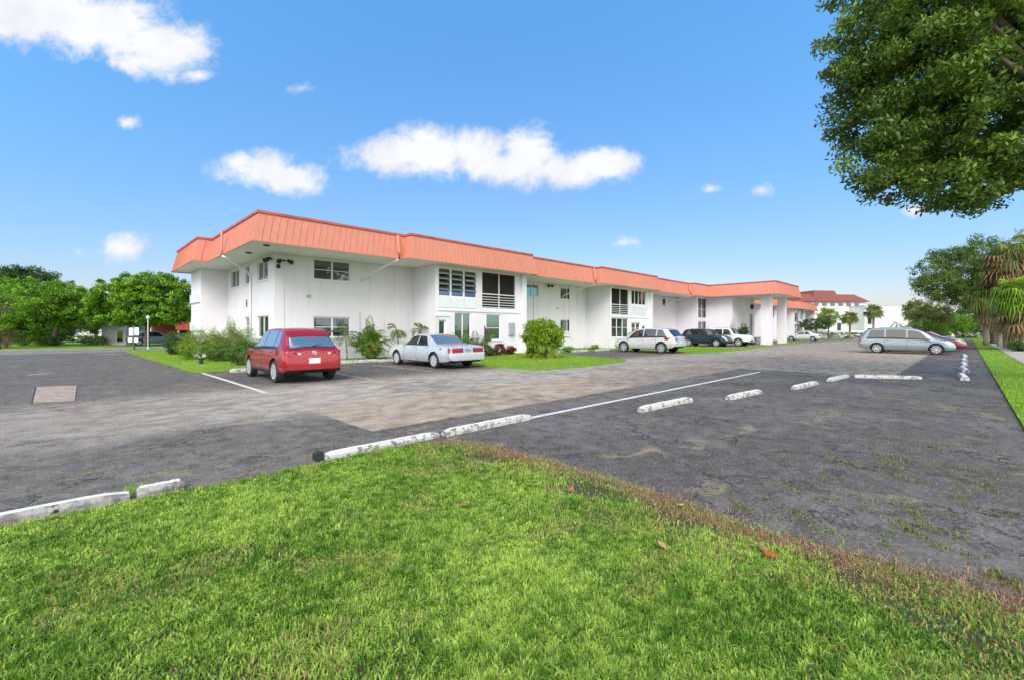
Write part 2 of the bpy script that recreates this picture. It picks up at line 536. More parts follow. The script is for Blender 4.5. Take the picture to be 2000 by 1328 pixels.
tan = t.mix(t.ramp(stre, .35, .65), (0.31, 0.235, 0.165), (0.50, 0.400, 0.300))
col = t.mix(t.math('MULTIPLY', tanf, 0.93), col, tan)
col = t.mix(t.math('MULTIPLY', p3, 0.45), col, (0.26, 0.225, 0.19))
# far cross drive, pale
cd = t.math('MULTIPLY', t.ramp(Vb, 43.5, 45.5), 0.75)
col = t.mix(cd, col, (0.27, 0.26, 0.24))
# pale scuffs
scr = t.noise(mp.outputs[0], 9.0, 6, .75)
scf = t.math('MULTIPLY', t.ramp(scr, .56, .66), t.ramp(lot, 1, 0, 0.12, 0.55))
col = t.mix(scf, col, (0.30, 0.285, 0.26))
# moss and rust-brown stains on the sealed lot
st = t.math('MULTIPLY', t.ramp(t.noise(tc, 1.7, 6, .7), .60, .70), lot)
col = t.mix(t.math('MULTIPLY', st, 0.38), col, (0.105, 0.085, 0.05))
# cracks
dvec = t.n('ShaderNodeVectorMath', {'operation': 'ADD'}, i0=tc, i1=t.n('ShaderNodeVectorMath', {'operation': 'SCALE'}, i0=t.noise(tc, 1.6, 5, .65, col=True), Scale=1.3).outputs[0])
vo = t.n('ShaderNodeTexVoronoi', {'feature': 'DISTANCE_TO_EDGE'}, Vector=dvec, Scale=0.42)
vo2 = t.n('ShaderNodeTexVoronoi', {'feature': 'DISTANCE_TO_EDGE'}, Vector=dvec, Scale=2.1)
c1 = t.math('MULTIPLY', t.ramp(vo.outputs[0], 0.013, 0.003), t.ramp(t.noise(tc, .5, 3, .5), .38, .50))
c2 = t.math('MULTIPLY', t.ramp(vo2.outputs[0], 0.035, 0.008), t.ramp(t.noise(tc, .7, 3, .5), .48, .60))
crk = t.math('MULTIPLY', t.math('MAXIMUM', c1, c2), t.math('SUBTRACT', 1.0, t.math('MULTIPLY', t.math('MAXIMUM', tanf, bf), 0.8)))
col = t.mix(t.math('MULTIPLY', crk, 0.85), col, (0.018, 0.017, 0.015))
# dried weeds and sand filling some cracks
sand = t.math('MULTIPLY', t.ramp(vo.outputs[0], 0.035, 0.008), t.ramp(t.noise(tc, .9, 4, .6), .50, .60))
col = t.mix(t.math('MULTIPLY', sand, 0.7), col, (0.30, 0.245, 0.14))
# aggregate
col = t.mix(t.math('MULTIPLY', t.ramp(fine, .52, .64), 0.55), col, (0.34, 0.32, 0.29))
col = t.mix(t.math('MULTIPLY', t.ramp(fine, .47, .36), 0.75), col, (0.022, 0.022, 0.023))
b = t.n('ShaderNodeBsdfPrincipled', Base_Color=col, Roughness=t.ramp(mid, .3, .7, .92, .78))
b.inputs['Specular IOR Level'].default_value = 0.3
hh = t.math('ADD', t.math('MULTIPLY', fine, 0.8), t.math('MULTIPLY', crk, -2.0))
hh = t.math('ADD', hh, t.math('MULTIPLY', mid, 1.2))
t.put(b, 'Normal', t.n('ShaderNodeBump', Strength=0.5, Distance=0.012, Height=hh).outputs[0])
finish(t, b); M['asphalt'] = m

# worn road paint
m, t = new_mat('worn_line_paint')
tc = t.n('ShaderNodeTexCoord').outputs['Object']
f = t.ramp(t.noise(tc, 14, 6, .7), .48, .60)
c = t.mix(t.math('MULTIPLY', f, .55), (0.68, 0.67, 0.64), (0.22, 0.21, 0.20))
b = t.n('ShaderNodeBsdfPrincipled', Base_Color=c, Roughness=0.8)
finish(t, b); M['paint'] = m
m, t = new_mat('faded_line_paint')
tc = t.n('ShaderNodeTexCoord').outputs['Object']
f = t.ramp(t.noise(tc, 5, 6, .7), .42, .58)
c = t.mix(t.math('MULTIPLY', f, .85), (0.50, 0.48, 0.45), (0.14, 0.135, 0.13))
b = t.n('ShaderNodeBsdfPrincipled', Base_Color=c, Roughness=0.85)
finish(t, b); M['paintfaded'] = m

# lawn soil/thatch below the blades
m, t = new_mat('lawn_soil')
tc = t.n('ShaderNodeTexCoord').outputs['Object']
c = t.mix(t.ramp(t.noise(tc, 2.0, 6, .65), .35, .7), (0.060, 0.080, 0.018), (0.13, 0.115, 0.045))
c = t.mix(t.math('MULTIPLY', t.ramp(t.noise(tc, 45, 5, .75), .42, .66), .8), c, (0.030, 0.026, 0.012))
b = t.n('ShaderNodeBsdfPrincipled', Base_Color=c, Roughness=0.95)
t.put(b, 'Normal', t.n('ShaderNodeBump', Strength=0.8, Distance=0.03, Height=t.noise(tc, 30, 5, .7)).outputs[0])
finish(t, b); M['soil'] = m
m, t = new_mat('far_lawn')
tc = t.n('ShaderNodeTexCoord').outputs['Object']
c = t.mix(t.ramp(t.noise(tc, 0.6, 6, .65), .35, .7), (0.14, 0.26, 0.015), (0.22, 0.34, 0.03))
c = t.mix(t.math('MULTIPLY', t.ramp(t.noise(tc, 9, 5, .7), .45, .75), .5), c, (0.07, 0.12, 0.02))
b = t.n('ShaderNodeBsdfPrincipled', Base_Color=c, Roughness=0.95)
t.put(b, 'Normal', t.n('ShaderNodeBump', Strength=0.8, Distance=0.05, Height=t.noise(tc, 12, 5, .7)).outputs[0])
finish(t, b); M['farlawn'] = m

M['blade'] = leafmat('grass_blade', (0.085, 0.215, 0.016), (0.50, 0.68, 0.12), trans=.38, odd=(0.50, 0.42, 0.17))
M['blade2'] = leafmat('bright_grass_blade', (0.13, 0.27, 0.008), (0.32, 0.50, 0.02), trans=.30)
M['oak'] = leafmat('oak_leaf', (0.016, 0.045, 0.012), (0.17, 0.26, 0.035), trans=.18, odd=(0.19, 0.12, 0.03))
M['ficus'] = leafmat('bright_tree_leaf', (0.022, 0.075, 0.008), (0.24, 0.47, 0.03), trans=.25)
M['darkleaf'] = leafmat('dark_tree_leaf', (0.022, 0.060, 0.014), (0.06, 0.13, 0.022), trans=.18)
M['lime'] = leafmat('lime_palm_leaf', (0.085, 0.19, 0.015), (0.29, 0.42, 0.03), trans=.28, odd=(0.35, 0.28, 0.06))
M['palm'] = leafmat('palm_leaf', (0.04, 0.11, 0.018), (0.14, 0.24, 0.035), trans=.2, odd=(0.28, 0.2, 0.06))
M['sabal'] = leafmat('sabal_leaf', (0.07, 0.11, 0.02), (0.24, 0.27, 0.05), trans=.2, odd=(0.30, 0.19, 0.07))
M['deadfrond'] = leafmat('dead_frond', (0.13, 0.08, 0.035), (0.30, 0.19, 0.09), trans=.1)
M['redleaf'] = leafmat('red_croton_leaf', (0.09, 0.02, 0.012), (0.24, 0.045, 0.03), trans=.2)
M['litter'] = leafmat('dry_litter', (0.13, 0.065, 0.035), (0.46, 0.29, 0.16), trans=.05, odd=(0.55, 0.14, 0.05))

# ================================================================== the ground
rng = np.random.default_rng(7)
random.seed(5)


def sheet(name, poly, z, mat, kind='structure'):
    mb = MB()
    mb.face([(p[0], p[1], 0) for p in poly])
    o = mb.build(name, mat)
    o.rotation_euler[2] = TH
    o.location.z = z
    return tag(o, kind=kind)


g = MB(); g.face([(-1500, -1500, 0), (1500, -1500, 0), (1500, 1500, 0), (-1500, 1500, 0)])
tag(g.build('ground', M['farlawn'], loc=(0, 0, -0.03)), kind='structure')
sheet('parking_lot', [(-70, -0.65), (116, -0.65), (116, 53), (-70, 53)], 0.0, M['asphalt'])


def line_mark(pts, w, name='painted_line', mat='paint', z=0.004):
    mb = MB()
    for (a, b) in pts:
        a, b = Vector(a), Vector(b)
        d = (b - a).normalized(); nn = Vector((-d.y, d.x)) * w / 2
        k = max(1, int((b - a).length / 0.5))
        for i in range(k):
            p, q = a.lerp(b, i / k), a.lerp(b, (i + 1) / k)
            mb.face([(*(p - nn), 0), (*(q - nn), 0), (*(q + nn), 0), (*(p + nn), 0)])
    o = mb.build(name, M[mat]); o.rotation_euler[2] = TH; o.location.z = z
    return tag(o, kind='structure')


line_mark([((6.0, 5.62), (19.0, 5.60))], 0.12)
line_mark([((3.66, 12.7), (3.66, 20.2))], 0.13)
line_mark([((7.05, 12.9), (7.25, 18.5))], 0.11, mat='paintfaded')
line_mark([((10.1, 13.2), (10.2, 19.5))], 0.10, mat='paintfaded')
line_mark([((24.5, 12.5), (24.5, 19.5)), ((27.8, 12.5), (27.8, 19.5)), ((32.0, 12.5), (32.0, 14.5))], 0.10, mat='paintfaded')
line_mark([((19.0, 5.6), (19.2, 1.9))], 0.10, mat='paintfaded')
line_mark([(gnd(1798, 738), gnd(1850, 740))], 0.09, mat='paintfaded')
for k in range(8):
    line_mark([((37.6 + 3.0 * k, 0.6), (37.6 + 3.0 * k, 5.4))], 0.10, mat='paintfaded')
line_mark([(gnd(185, 690 + 1), gnd(240, 692))], 0.35, mat='paintfaded')
line_mark([(gnd(55, 732), gnd(105, 727))], 0.22, mat='paintfaded')

# brick-edged utility slab in the left part of the drive
mb = MB()
q = [gnd(64, 786), gnd(146, 782), gnd(150, 753), gnd(72, 756)]
mb.prism(q, 0.0, 0.016)
o = mb.build('concrete_patch', simple('pinkish_concrete', (0.36, 0.28, 0.22), 0.9, var=.25, scale=5, bump=.3)); o.rotation_euler[2] = TH
tag(o, kind='structure')
mb = MB()
mb.prism([gnd(60, 789), gnd(64, 786), gnd(72, 756), gnd(69, 755)], 0.0, 0.006)
o = mb.build('concrete_patch', M['dark']); o.rotation_euler[2] = TH
tag(o, kind='structure')

# ------------------------------------------------------------------ lawns
def inpoly(px, py, poly):
    ins = np.zeros(len(px), bool)
    n = len(poly)
    for i in range(n):
        x0, y0 = poly[i]; x1, y1 = poly[(i + 1) % n]
        c = ((y0 > py) != (y1 > py))
        with np.errstate(divide='ignore', invalid='ignore'):
            xx = (x1 - x0) * (py - y0) / (y1 - y0 + 1e-12) + x0
        ins ^= c & (px < xx)
    return ins


_grid = rng.random((64, 64))


def vnoise(x, y, s):
    x = np.asarray(x) * s; y = np.asarray(y) * s
    xi = np.floor(x).astype(int); yi = np.floor(y).astype(int)
    fx = x - xi; fy = y - yi
    fx = fx * fx * (3 - 2 * fx); fy = fy * fy * (3 - 2 * fy)
    g = lambda a, b: _grid[a % 64, b % 64]
    return (g(xi, yi) * (1 - fx) + g(xi + 1, yi) * fx) * (1 - fy) + (g(xi, yi + 1) * (1 - fx) + g(xi + 1, yi + 1) * fx) * fy


def rough_poly(poly, step=0.35, amp=0.07):
    out = []
    n = len(poly)
    for i in range(n):
        a = Vector(poly[i]); b = Vector(poly[(i + 1) % n])
        L = (b - a).length
        k = max(1, int(L / step)) if L < 60 else 1
        nn = Vector((-(b - a).y, (b - a).x)).normalized()
        for j in range(k):
            p = a.lerp(b, j / k)
            if j: p = p + nn * random.uniform(-amp, amp)
            out.append((p.x, p.y))
    return out


LAWNS = []


def lawn(poly, z=0.035, amp=0.07, soil='soil', step=0.35):
    rp = rough_poly(poly, step, amp)
    mb = MB(); mb.prism(rp, -0.02, z)
    o = mb.build('lawn', M[soil]); o.rotation_euler[2] = TH
    tag(o, kind='structure')
    LAWNS.append(rp)
    return rp


def blades(name, u, v, z, ln, wd, tint, mat, lean=0.55):
    """two-segment tapered blades; u, v arrays in the place's frame"""
    n = len(u)
    x = CU * u - SU * v; y = SU * u + CU * v
    az = rng.uniform(0, 2 * np.pi, n); la = rng.uniform(0, 2 * np.pi, n)
    le = rng.uniform(0.12, 1, n) * lean
    px, py = np.cos(az), np.sin(az)
    lx, ly = np.cos(la), np.sin(la)
    b = np.stack([x, y, np.full(n, z)], 1)
    w = np.stack([px, py, np.zeros(n)], 1) * (wd / 2)[:, None]
    mid = b + np.stack([lx * le * ln * .35, ly * le * ln * .35, ln * .55 * np.cos(le * .6)], 1)
    tip = b + np.stack([lx * le * ln * 1.15, ly * le * ln * 1.15, ln * (1 - le * .62)], 1)
    V = np.stack([b - w, b + w, mid + w * .85, mid - w * .85, tip], 1).reshape(-1, 3)
    i = np.arange(n)[:, None] * 5
    F = np.concatenate([i + np.array([[0, 1, 2]]), i + np.array([[0, 2, 3]]), i + np.array([[3, 2, 4]])], 0)
    T = np.repeat(tint, 5)
    return tag(np_mesh(name, V, F, 3, M[mat], tint=T), kind='stuff')


# the lawn the photographer stands on
EDGE = 3.85
fore = [(-24, -16), (EDGE, -16), (EDGE - .02, -0.2), (3.80, 0.6), (3.78, 1.3), (4.02, 2.5), (4.06, 3.9), (3.92, 4.9), (3.55, 5.42), (1.2, 5.40), (-24, 5.40)]
foreR = lawn(fore, z=0.02, amp=0.03, step=0.25)
# make the visible part of the lawn undulate a little: blades at matching height
n = 1500000
r = 0.8 + 8.6 * rng.random(n) ** 0.72
a = rng.uniform(-1.25, 1.25, n)
X = np.sin(a) * r; Y = np.cos(a) * r
u = CU * X + SU * Y; v = -SU * X + CU * Y
bare = vnoise(u + 9, v + 3, 1.7) * .5 + vnoise(u, v, 5.5) * .5
edge = np.clip((EDGE - u) / 0.9, 0, 1)
keep = inpoly(u, v, foreR) & (rng.random(n) < np.clip((bare - 0.18) * 3.6, 0.40, 1) * np.clip(edge * .9 + .22 - np.clip(vnoise(u + 3, v + 17, 2.4) - .5, 0, 1) * np.clip(1.9 - (EDGE - u), 0, 1.6) * 1.3, 0.04, 1))
u, v, r = u[keep], v[keep], r[keep]
n = len(u)
pn = vnoise(u, v, 0.9) * .45 + vnoise(u + 5, v, 3.2) * .3 + vnoise(u, v + 5, 11.0) * .25
dry = (vnoise(u + 20, v, 1.4) * .5 + vnoise(u, v + 31, 4.5) * .5) + np.clip((1.9 - (EDGE - u)) / 1.9, 0, 1) * .20
tint = np.clip((pn - .5) * 1.2 + .42 + (vnoise(u, v, 24.0) - .5) * .75 + rng.normal(0, .17, n), 0, 0.9)
tint[(dry > 0.66) & (rng.random(n) < .42)] = 1.0
tint[rng.random(n) < .025] = 1.0
tall = 0.7 + 0.75 * vnoise(u + 3, v + 8, 2.6)
ln = rng.uniform(.022, .052, n) * tall * (.6 + .8 * vnoise(u + 7, v, 17.0)) * np.where(tint > .95, .8, 1)
wd = rng.uniform(.0040, .0085, n) * (1 + r / 8)
blades('grass', u, v, 0.018, ln, wd, tint, 'blade', lean=0.95)

# runners creeping over the edge and leaf litter along it
def flakes(name, u, v, z, sz, tint, mat, flat=0.5, kind='stuff'):
    n = len(u)
    x = CU * u - SU * v; y = SU * u + CU * v
    az = rng.uniform(0, 2 * np.pi, n)
    d = np.stack([np.cos(az), np.sin(az), rng.uniform(-.2, .5, n) * flat], 1)
    s = np.stack([-np.sin(az), np.cos(az), rng.uniform(-.5, .5, n) * flat], 1)
    c = np.stack([x, y, z + sz * .25 * flat + rng.uniform(0, .01, n)], 1)
    L = sz[:, None]
    V = np.stack([c - d * L * .5, c + s * L * .22, c + d * L * .5, c - s * L * .22], 1).reshape(-1, 3)
    F = np.arange(n * 4).reshape(n, 4)
    return tag(np_mesh(name, V, F, 4, M[mat], tint=np.repeat(tint, 4)), kind=kind)


n = 5000
v = rng.uniform(-2.5, 5.3, n)
eu = np.interp(v, [-2.5, -.2, .6, 1.3, 2.5, 3.9, 4.9, 5.42], [EDGE, EDGE - .02, 3.80, 3.78, 4.02, 4.06, 3.92, 3.55])
wid = .05 + .16 * vnoise(v * 1.0, v * 0 + 2, 1.3) + np.clip((1.4 - v) / 6, 0, .3)
u = eu + 0.03 + rng.normal(0, 1, n) * wid * 0.75
flakes('dry_leaves', u, v, 0.022, rng.uniform(.010, .034, n), np.clip(rng.normal(.5, .28, n), 0, .92), 'litter')
n = 420
u = rng.uniform(-2, 3.8, n); v = rng.uniform(-2, 5.2, n)
k = inpoly(u, v, foreR)
flakes('dry_leaves', u[k], v[k], 0.04, rng.uniform(.015, .035, k.sum()), np.clip(rng.normal(.5, .25, k.sum()), 0, .92), 'litter')
n = 30000
v = rng.uniform(-2.5, 5.35, n)
eu = np.interp(v, [-2.5, -.2, .6, 1.3, 2.5, 3.9, 4.9, 5.42], [EDGE, EDGE - .02, 3.80, 3.78, 4.02, 4.06, 3.92, 3.55])
wid = (.03 + .15 * vnoise(v, v * 0 + 2, 1.1) ** 1.5 + np.clip((1.4 - v) / 14, 0, .14))
u = eu - 0.02 + rng.normal(0, 1, n) * wid * np.where(rng.random(n) < .6, 1, .6)
blades('thatch', u, v, 0.012, rng.uniform(.02, .075, n), rng.uniform(.0022, .005, n), np.clip(rng.normal(.5, .28, n), 0, .92), 'litter', lean=1.6)
n = 9000
v = rng.uniform(-2.5, 5.35, n)
eu = np.interp(v, [-2.5, -.2, .6, 1.3, 2.5, 3.9, 4.9, 5.42], [EDGE, EDGE - .02, 3.80, 3.78, 4.02, 4.06, 3.92, 3.55])
u = eu + rng.normal(0, .10, n)
k = vnoise(u * 1, v + 9, 3.0) > .42
u, v = u[k], v[k]; n = len(u)
blades('grass', u, v, 0.012, rng.uniform(.02, .06, n), rng.uniform(.004, .007, n), np.clip(rng.normal(.5, .25, n), 0, .9), 'blade', lean=1.1)
es = [(EDGE - .35, -16), (EDGE + .16, -16), (EDGE + .15, -.2), (3.98, .6), (3.92, 1.3), (4.12, 2.5), (4.14, 3.9), (4.00, 4.9), (3.62, 5.50), (3.3, 5.45), (3.6, 3)]
mb = MB(); mb.prism(rough_poly(es, .12, .035), -.01, .008)
o = mb.build('soil', simple('brown_soil', (0.135, 0.085, 0.055), .95, var=.5, scale=14, bump=.8, bscale=60)); o.rotation_euler[2] = TH
tag(o, kind='structure')

# a few large red-brown fallen leaves on the lawn
fl = [gnd(1507, 1103), gnd(1116, 968), gnd(1293, 1083), gnd(1490, 1090), gnd(1330, 1000), gnd(905, 1000)]
for i, p in enumerate(fl):
    mb = MB()
    s = .035
    pts = [(-s * 1.5, 0, 0), (-s * .6, s * .7, .012), (s * .6, s * .6, .006), (s * 1.6, 0, .02), (s * .5, -s * .7, .01), (-s * .7, -s * .6, 0)]
    mb.hull([(a, b, c) for a, b, c in pts], [(a * .98, b * .98, c + .002) for a, b, c in pts])
    w = W(*p, .065)
    lab = ['bright orange-red fallen leaf lying on the grass near the lot edge', 'small rust leaf on the lawn below the long wheel stop',
           'tan fallen leaf on the lawn beside a bare patch', 'brown curled leaf on dry grass near the orange-red leaf',
           'faded pink-brown leaf close to the litter strip', 'dull rust leaf in the middle of the green lawn'][i]
    col = [(.60, .07, .02), (.38, .12, .04), (.45, .26, .12), (.30, .13, .06), (.46, .20, .14), (.33, .14, .05)][i]
    tag(mb.build('fallen_leaf', simple('fallen_leaf_%d' % i, col, .6), loc=w, rz=random.uniform(0, 6)), lab, 'leaf', 'fallen leaves on the lawn')

# weeds growing from the cracks of the sealed lot
spots = [(1640, 895, .45, 130), (1560, 960, .3, 120), (1580, 1018, .35, 200), (1460, 993, .22, 120), (1735, 900, .4, 120), (1785, 905, .45, 150), (1760, 930, .3, 110),
         (1800, 995, .35, 150), (1812, 1020, .3, 160), (1820, 1055, .22, 220), (1805, 1030, .25, 120), (1930, 925, .4, 130), (1835, 873, .7, 130), (1850, 868, .6, 100),
         (1760, 850, .8, 110), (1900, 945, .45, 120), (1900, 985, .4, 130), (1715, 1000, .35, 70), (1320, 1015, .15, 50), (1620, 940, .2, 60), (1985, 970, .3, 90),
         (1620, 925, .25, 50), (1520, 890, .5, 50), (1420, 870, .5, 40), (1300, 830, .7, 60), (1700, 860, .6, 60), (1980, 1135, .2, 160), (1995, 1150, .2, 200), (1740, 1058, .2, 60)]
uu, vv = [], []
for (px, py, s, c) in spots:
    p = gnd(px, py)
    ang = rng.uniform(0, np.pi)
    e = rng.normal(0, s * .55, c); f = rng.normal(0, s * .12, c)
    uu.append(p[0] + e * np.cos(ang) - f * np.sin(ang) + .06 * np.sin(e * 14)); vv.append(p[1] + e * np.sin(ang) + f * np.cos(ang) + .05 * np.sin(e * 11 + 1))
uu = np.concatenate(uu); vv = np.concatenate(vv)
n = len(uu)
blades('weeds', uu, vv, 0.0, rng.uniform(.014, .040, n), rng.uniform(.005, .011, n), np.clip(rng.normal(.55, .35, n), 0, 1), 'sabal', lean=1.3)
n = 1500
u = rng.uniform(4, 14, n); v = rng.uniform(-.4, 5.3, n)
k = rng.random(n) < vnoise(u, v, .9) ** 2 * 1.5
flakes('dry_leaves', u[k], v[k], 0.004, rng.uniform(.012, .035, k.sum()), np.clip(rng.normal(.35, .25, k.sum()), 0, .9), 'litter', flat=.2)
# grass sprouting between the two broken curb pieces and by the crack
p = gnd(268, 962); n = 160
u = p[0] + rng.normal(0, .05, n); v = p[1] + rng.normal(0, .05, n)
blades('weeds', u, v, 0.0, rng.uniform(.05, .14, n), rng.uniform(.004, .007, n), np.clip(rng.normal(.5, .2, n), 0, .9), 'blade', lean=.8)

# the other lawns
L_left = [(3.4, 21.2), (3.72, 20.35), (9.0, 21.3), (9.0, 24.35), (7.4, 24.35), (7.4, 33.5), (5.9, 33.6), (5.9, 46.0), (3.2, 46.3), (3.35, 30)]
L_strip = [(9.0, 21.6), (15.35, 21.6), (15.35, 24.35), (9.0, 24.35)]
L_isl1 = [(13.25, 12.4), (13.7, 11.95), (16.3, 11.8), (20.2, 12.2), (21.4, 12.9), (22.4, 15.5), (23.3, 19.6), (22.95, 21.85), (14.1, 21.85), (13.1, 15.0)]
L_strip2 = [(23.05, 20.6), (33.6, 20.6), (33.6, 24.35), (23.05, 24.35)]
L_isl2 = [(31.6, 13.2), (33, 12.75), (38, 12.8), (46, 13.1), (50.3, 13.6), (49.5, 14.6), (43.6, 15.2), (43.0, 21.85), (33.75, 21.85), (32.0, 19)]
L_isl3 = [(58, 14.2), (70, 14.2), (71, 21.8), (64, 21.8), (58, 18)]
L_isl4 = [(84.8, 13.2), (92, 13.2), (92, 21.8), (84.8, 21.8)]
L_right = [(9, -0.66), (116, -0.66), (116, -1.85), (9, -1.85)]
L_right2 = [(9, -2.98), (116, -2.98), (116, -9), (9, -9)]
for Lp, dens, sz in ((L_left, 130, 1.0), (L_strip, 90, 1.0), (L_isl1, 190, 1.0), (L_strip2, 60, 1.3), (L_isl2, 70, 1.4), (L_isl3, 16, 1.8), (L_isl4, 10, 2.2), (L_right, 130, 1.2), (L_right2, 14, 1.6)):
    rp = lawn(Lp, amp=.05, soil='farlawn', step=.4)
    us = [p[0] for p in Lp]; vs = [p[1] for p in Lp]
    A = (max(us) - min(us)) * (max(vs) - min(vs))
    n = int(A * dens)
    u = rng.uniform(min(us), max(us), n); v = rng.uniform(min(vs), max(vs), n)
    if Lp is L_right:
        u = 9 + (107) * rng.random(n) ** 2.2
    k = inpoly(u, v, rp); u, v = u[k], v[k]; n = len(u)
    tint = np.clip(vnoise(u, v, .6) * .5 + .25 + rng.normal(0, .14, n), 0, .9)
    blades('grass', u, v, 0.03, rng.uniform(.03, .07, n), rng.uniform(.012, .026, n) * sz, tint, 'blade2', lean=.9)

sheet('sidewalk', [(9, -1.86), (116, -1.86), (116, -2.97), (9, -2.97)], 0.05, simple('sidewalk_concrete', (0.40, 0.34, 0.29), .9, var=.14, scale=1.2, bump=.2))
line_mark([((9, -1.93), (116, -1.93))], 0.10, name='sidewalk', mat='paintfaded', z=.055)
# far-left cross drive edge and the strip of path beyond
sheet('path', [(-70, 53.0), (60, 53.0), (60, 54.2), (-70, 54.2)], 0.02, M['concrete'])

# ------------------------------------------------------------------ concrete wheel stops
def wheel_stop(u, v, L, dr, label, mat='stop', w=.155, h=.105, dirty=False, sink=0.0, name='wheel_stop', group='concrete wheel stops of the parking lot'):
    """(u, v) centre, dr heading in the place's frame (radians)"""
    nseg = 14
    mb = MB()
    loops = []
    for i in range(nseg + 1):
        x = -L / 2 + L * i / nseg
        e = 0.04 if i in (0, nseg) else 0.0
        j = random.uniform(-.004, .004)
        ww = w / 2 + j; hh = h + random.uniform(-.004, .003) - e * .6
        loops.append([(x, -ww, 0), (x, -ww * .95, hh * .55), (x, -ww * .55, hh), (x, ww * .55, hh), (x, ww * .95, hh * .55), (x, ww, 0)])
    for i in range(nseg):
        a, b = loops[i], loops[i + 1]
        for k in range(6):
            q = (k + 1) % 6
            mb.face([a[k], a[q], b[q], b[k]])
    mb.face(loops[0]); mb.face(loops[-1])
    o = mb.build(name, M[mat])
    o.location = W(u, v, -sink); o.rotation_euler[2] = TH + dr
    return tag(o, label, 'wheel stop', group)


def stop_px(a, b, label, **k):
    p, q = gnd(*a), gnd(*b)
    return wheel_stop((p[0] + q[0]) / 2, (p[1] + q[1]) / 2, math.hypot(q[0] - p[0], q[1] - p[1]), math.atan2(q[1] - p[1], q[0] - p[0]), label, **k)


wheel_stop(-0.72, 5.60, 2.30, 0.0, 'white topped kerb block running out of the left edge of the photo', h=.092, mat='kerb')
wheel_stop(0.665, 5.585, 0.36, 0.02, 'short broken end piece of kerb block with a weed tuft beside it', h=.10, mat='kerb')
wheel_stop(3.12, 5.62, 1.72, 0.0, 'white kerb block with a black broken end at the tip of the front lawn', h=.082, w=.14)
mb = MB(); mb.hull([(0, -.075, 0), (0, .075, 0), (0, .07, .085), (0, -.06, .09)], [(.09, -.08, 0), (.09, .08, 0), (.09, .06, .10), (.09, -.05, .105)])
tag(mb.build('concrete_chunk', simple('tarred_concrete', (0.022, 0.021, 0.02), .9, var=.4, scale=20, bump=.8), loc=W(2.17, 5.62), rz=TH), 'black tarred chunk at the broken end of the kerb block', 'concrete chunk')
wheel_stop(5.02, 5.58, 1.86, 0.0, 'long weathered kerb block at the start of the long white line', h=.10, w=.15)
stop_px((1250, 804), (1347, 783), 'isolated grey-white wheel stop nearest to the camera beyond the white line')
stop_px((1423, 780), (1483, 767), 'wheel stop with dark blotches, second along the slanting row')
stop_px((1551, 760), (1593, 750), 'third wheel stop of the slanting row, before the crosswise one')
stop_px((1620, 744), (1655, 736), 'small far wheel stop just left of the crosswise white stop')
stop_px((1668, 737), (1798, 740), 'long white wheel stop lying crosswise in front of the minivan')
for (uu_, lab) in ((21.3, 'nearest of the end-on white wheel stops beside the grass strip'), (25.4, 'second end-on wheel stop from the camera beside the grass strip'),
                   (29.0, 'third end-on wheel stop, mid row beside the grass strip'), (32.9, 'fourth end-on wheel stop beside the grass strip'),
                   (38.5, 'end-on wheel stop in front of the minivan nose')):
    wheel_stop(uu_, 0.08, 1.7, R(random.uniform(2, 5)), lab, w=.21, h=.14)
wheel_stop(5.3, 19.7, 1.7, 0.0, 'white wheel stop peeking out at the front wheel of the red car', h=.13)
wheel_stop(10.4, 21.3, 2.1, 0.0, 'white wheel stop between the red car and the silver sedan', h=.14)
wheel_stop(12.1, 20.9, 1.7, 0.0, 'wheel stop hidden in front of the silver sedan', h=.13)
wheel_stop(23.9, 20.3, 1.9, 0.0, 'white wheel stop in the empty bay left of the round palm lawn gap', h=.14)
wheel_stop(27.1, 20.2, 1.9, 0.0, 'white wheel stop in the empty bay next to the silver crossover', h=.14)
wheel_stop(29.9, 20.1, 1.9, 0.0, 'white wheel stop at the nose of the silver crossover', h=.14)

# ================================================================== the white two-storey building
BU, BV = 58.0, 30.0
bld = thing('apartment_building', 'long white two-storey apartment building with coral mansard roof', 'building', W(BU, BV), TH)
ORG = (BU, BV, 0)
ZE, ZT = 5.45, 6.74      # eave underside, top of the mansard
VM, VB, U0 = 24.4, 21.9, 7.46


def mbB():
    return MB(ORG)


def rect_wall(mb, axis, c, a0, a1, z0, z1, holes, depth=.24, m=0):
    """sheet wall with real openings; outside is towards -v (axis u) or -u (axis v)"""
    A = sorted({a0, a1, *[h[0] for h in holes], *[h[1] for h in holes]})
    Z = sorted({z0, z1, *[h[2] for h in holes], *[h[3] for h in holes]})
    A = [a for a in A if a0 <= a <= a1]; Z = [z for z in Z if z0 <= z <= z1]
    pt = (lambda a, n, z: (a, c + n, z)) if axis == 'u' else (lambda a, n, z: (c + n, a, z))
    for i in range(len(A) - 1):
        for j in range(len(Z) - 1):
            ca, cz = (A[i] + A[i + 1]) / 2, (Z[j] + Z[j + 1]) / 2
            if any(h[0] < ca < h[1] and h[2] < cz < h[3] for h in holes): continue
            mb.face([pt(A[i], 0, Z[j]), pt(A[i + 1], 0, Z[j]), pt(A[i + 1], 0, Z[j + 1]), pt(A[i], 0, Z[j + 1])], m)
    for h in holes:
        b0, b1, y0, y1 = h[:4]
        for (p, q) in (((b0, y0), (b1, y0)), ((b1, y0), (b1, y1)), ((b1, y1), (b0, y1)), ((b0, y1), (b0, y0))):
            mb.face([pt(p[0], 0, p[1]), pt(q[0], 0, q[1]), pt(q[0], depth, q[1]), pt(p[0], depth, p[1])], m)


def bx(mb, axis, c, a0, a1, n0, n1, z0, z1, m=0):
    if axis == 'u': mb.box(a0, a1, c + n0, c + n1, z0, z1, m)
    else: mb.box(c + n0, c + n1, a0, a1, z0, z1, m)


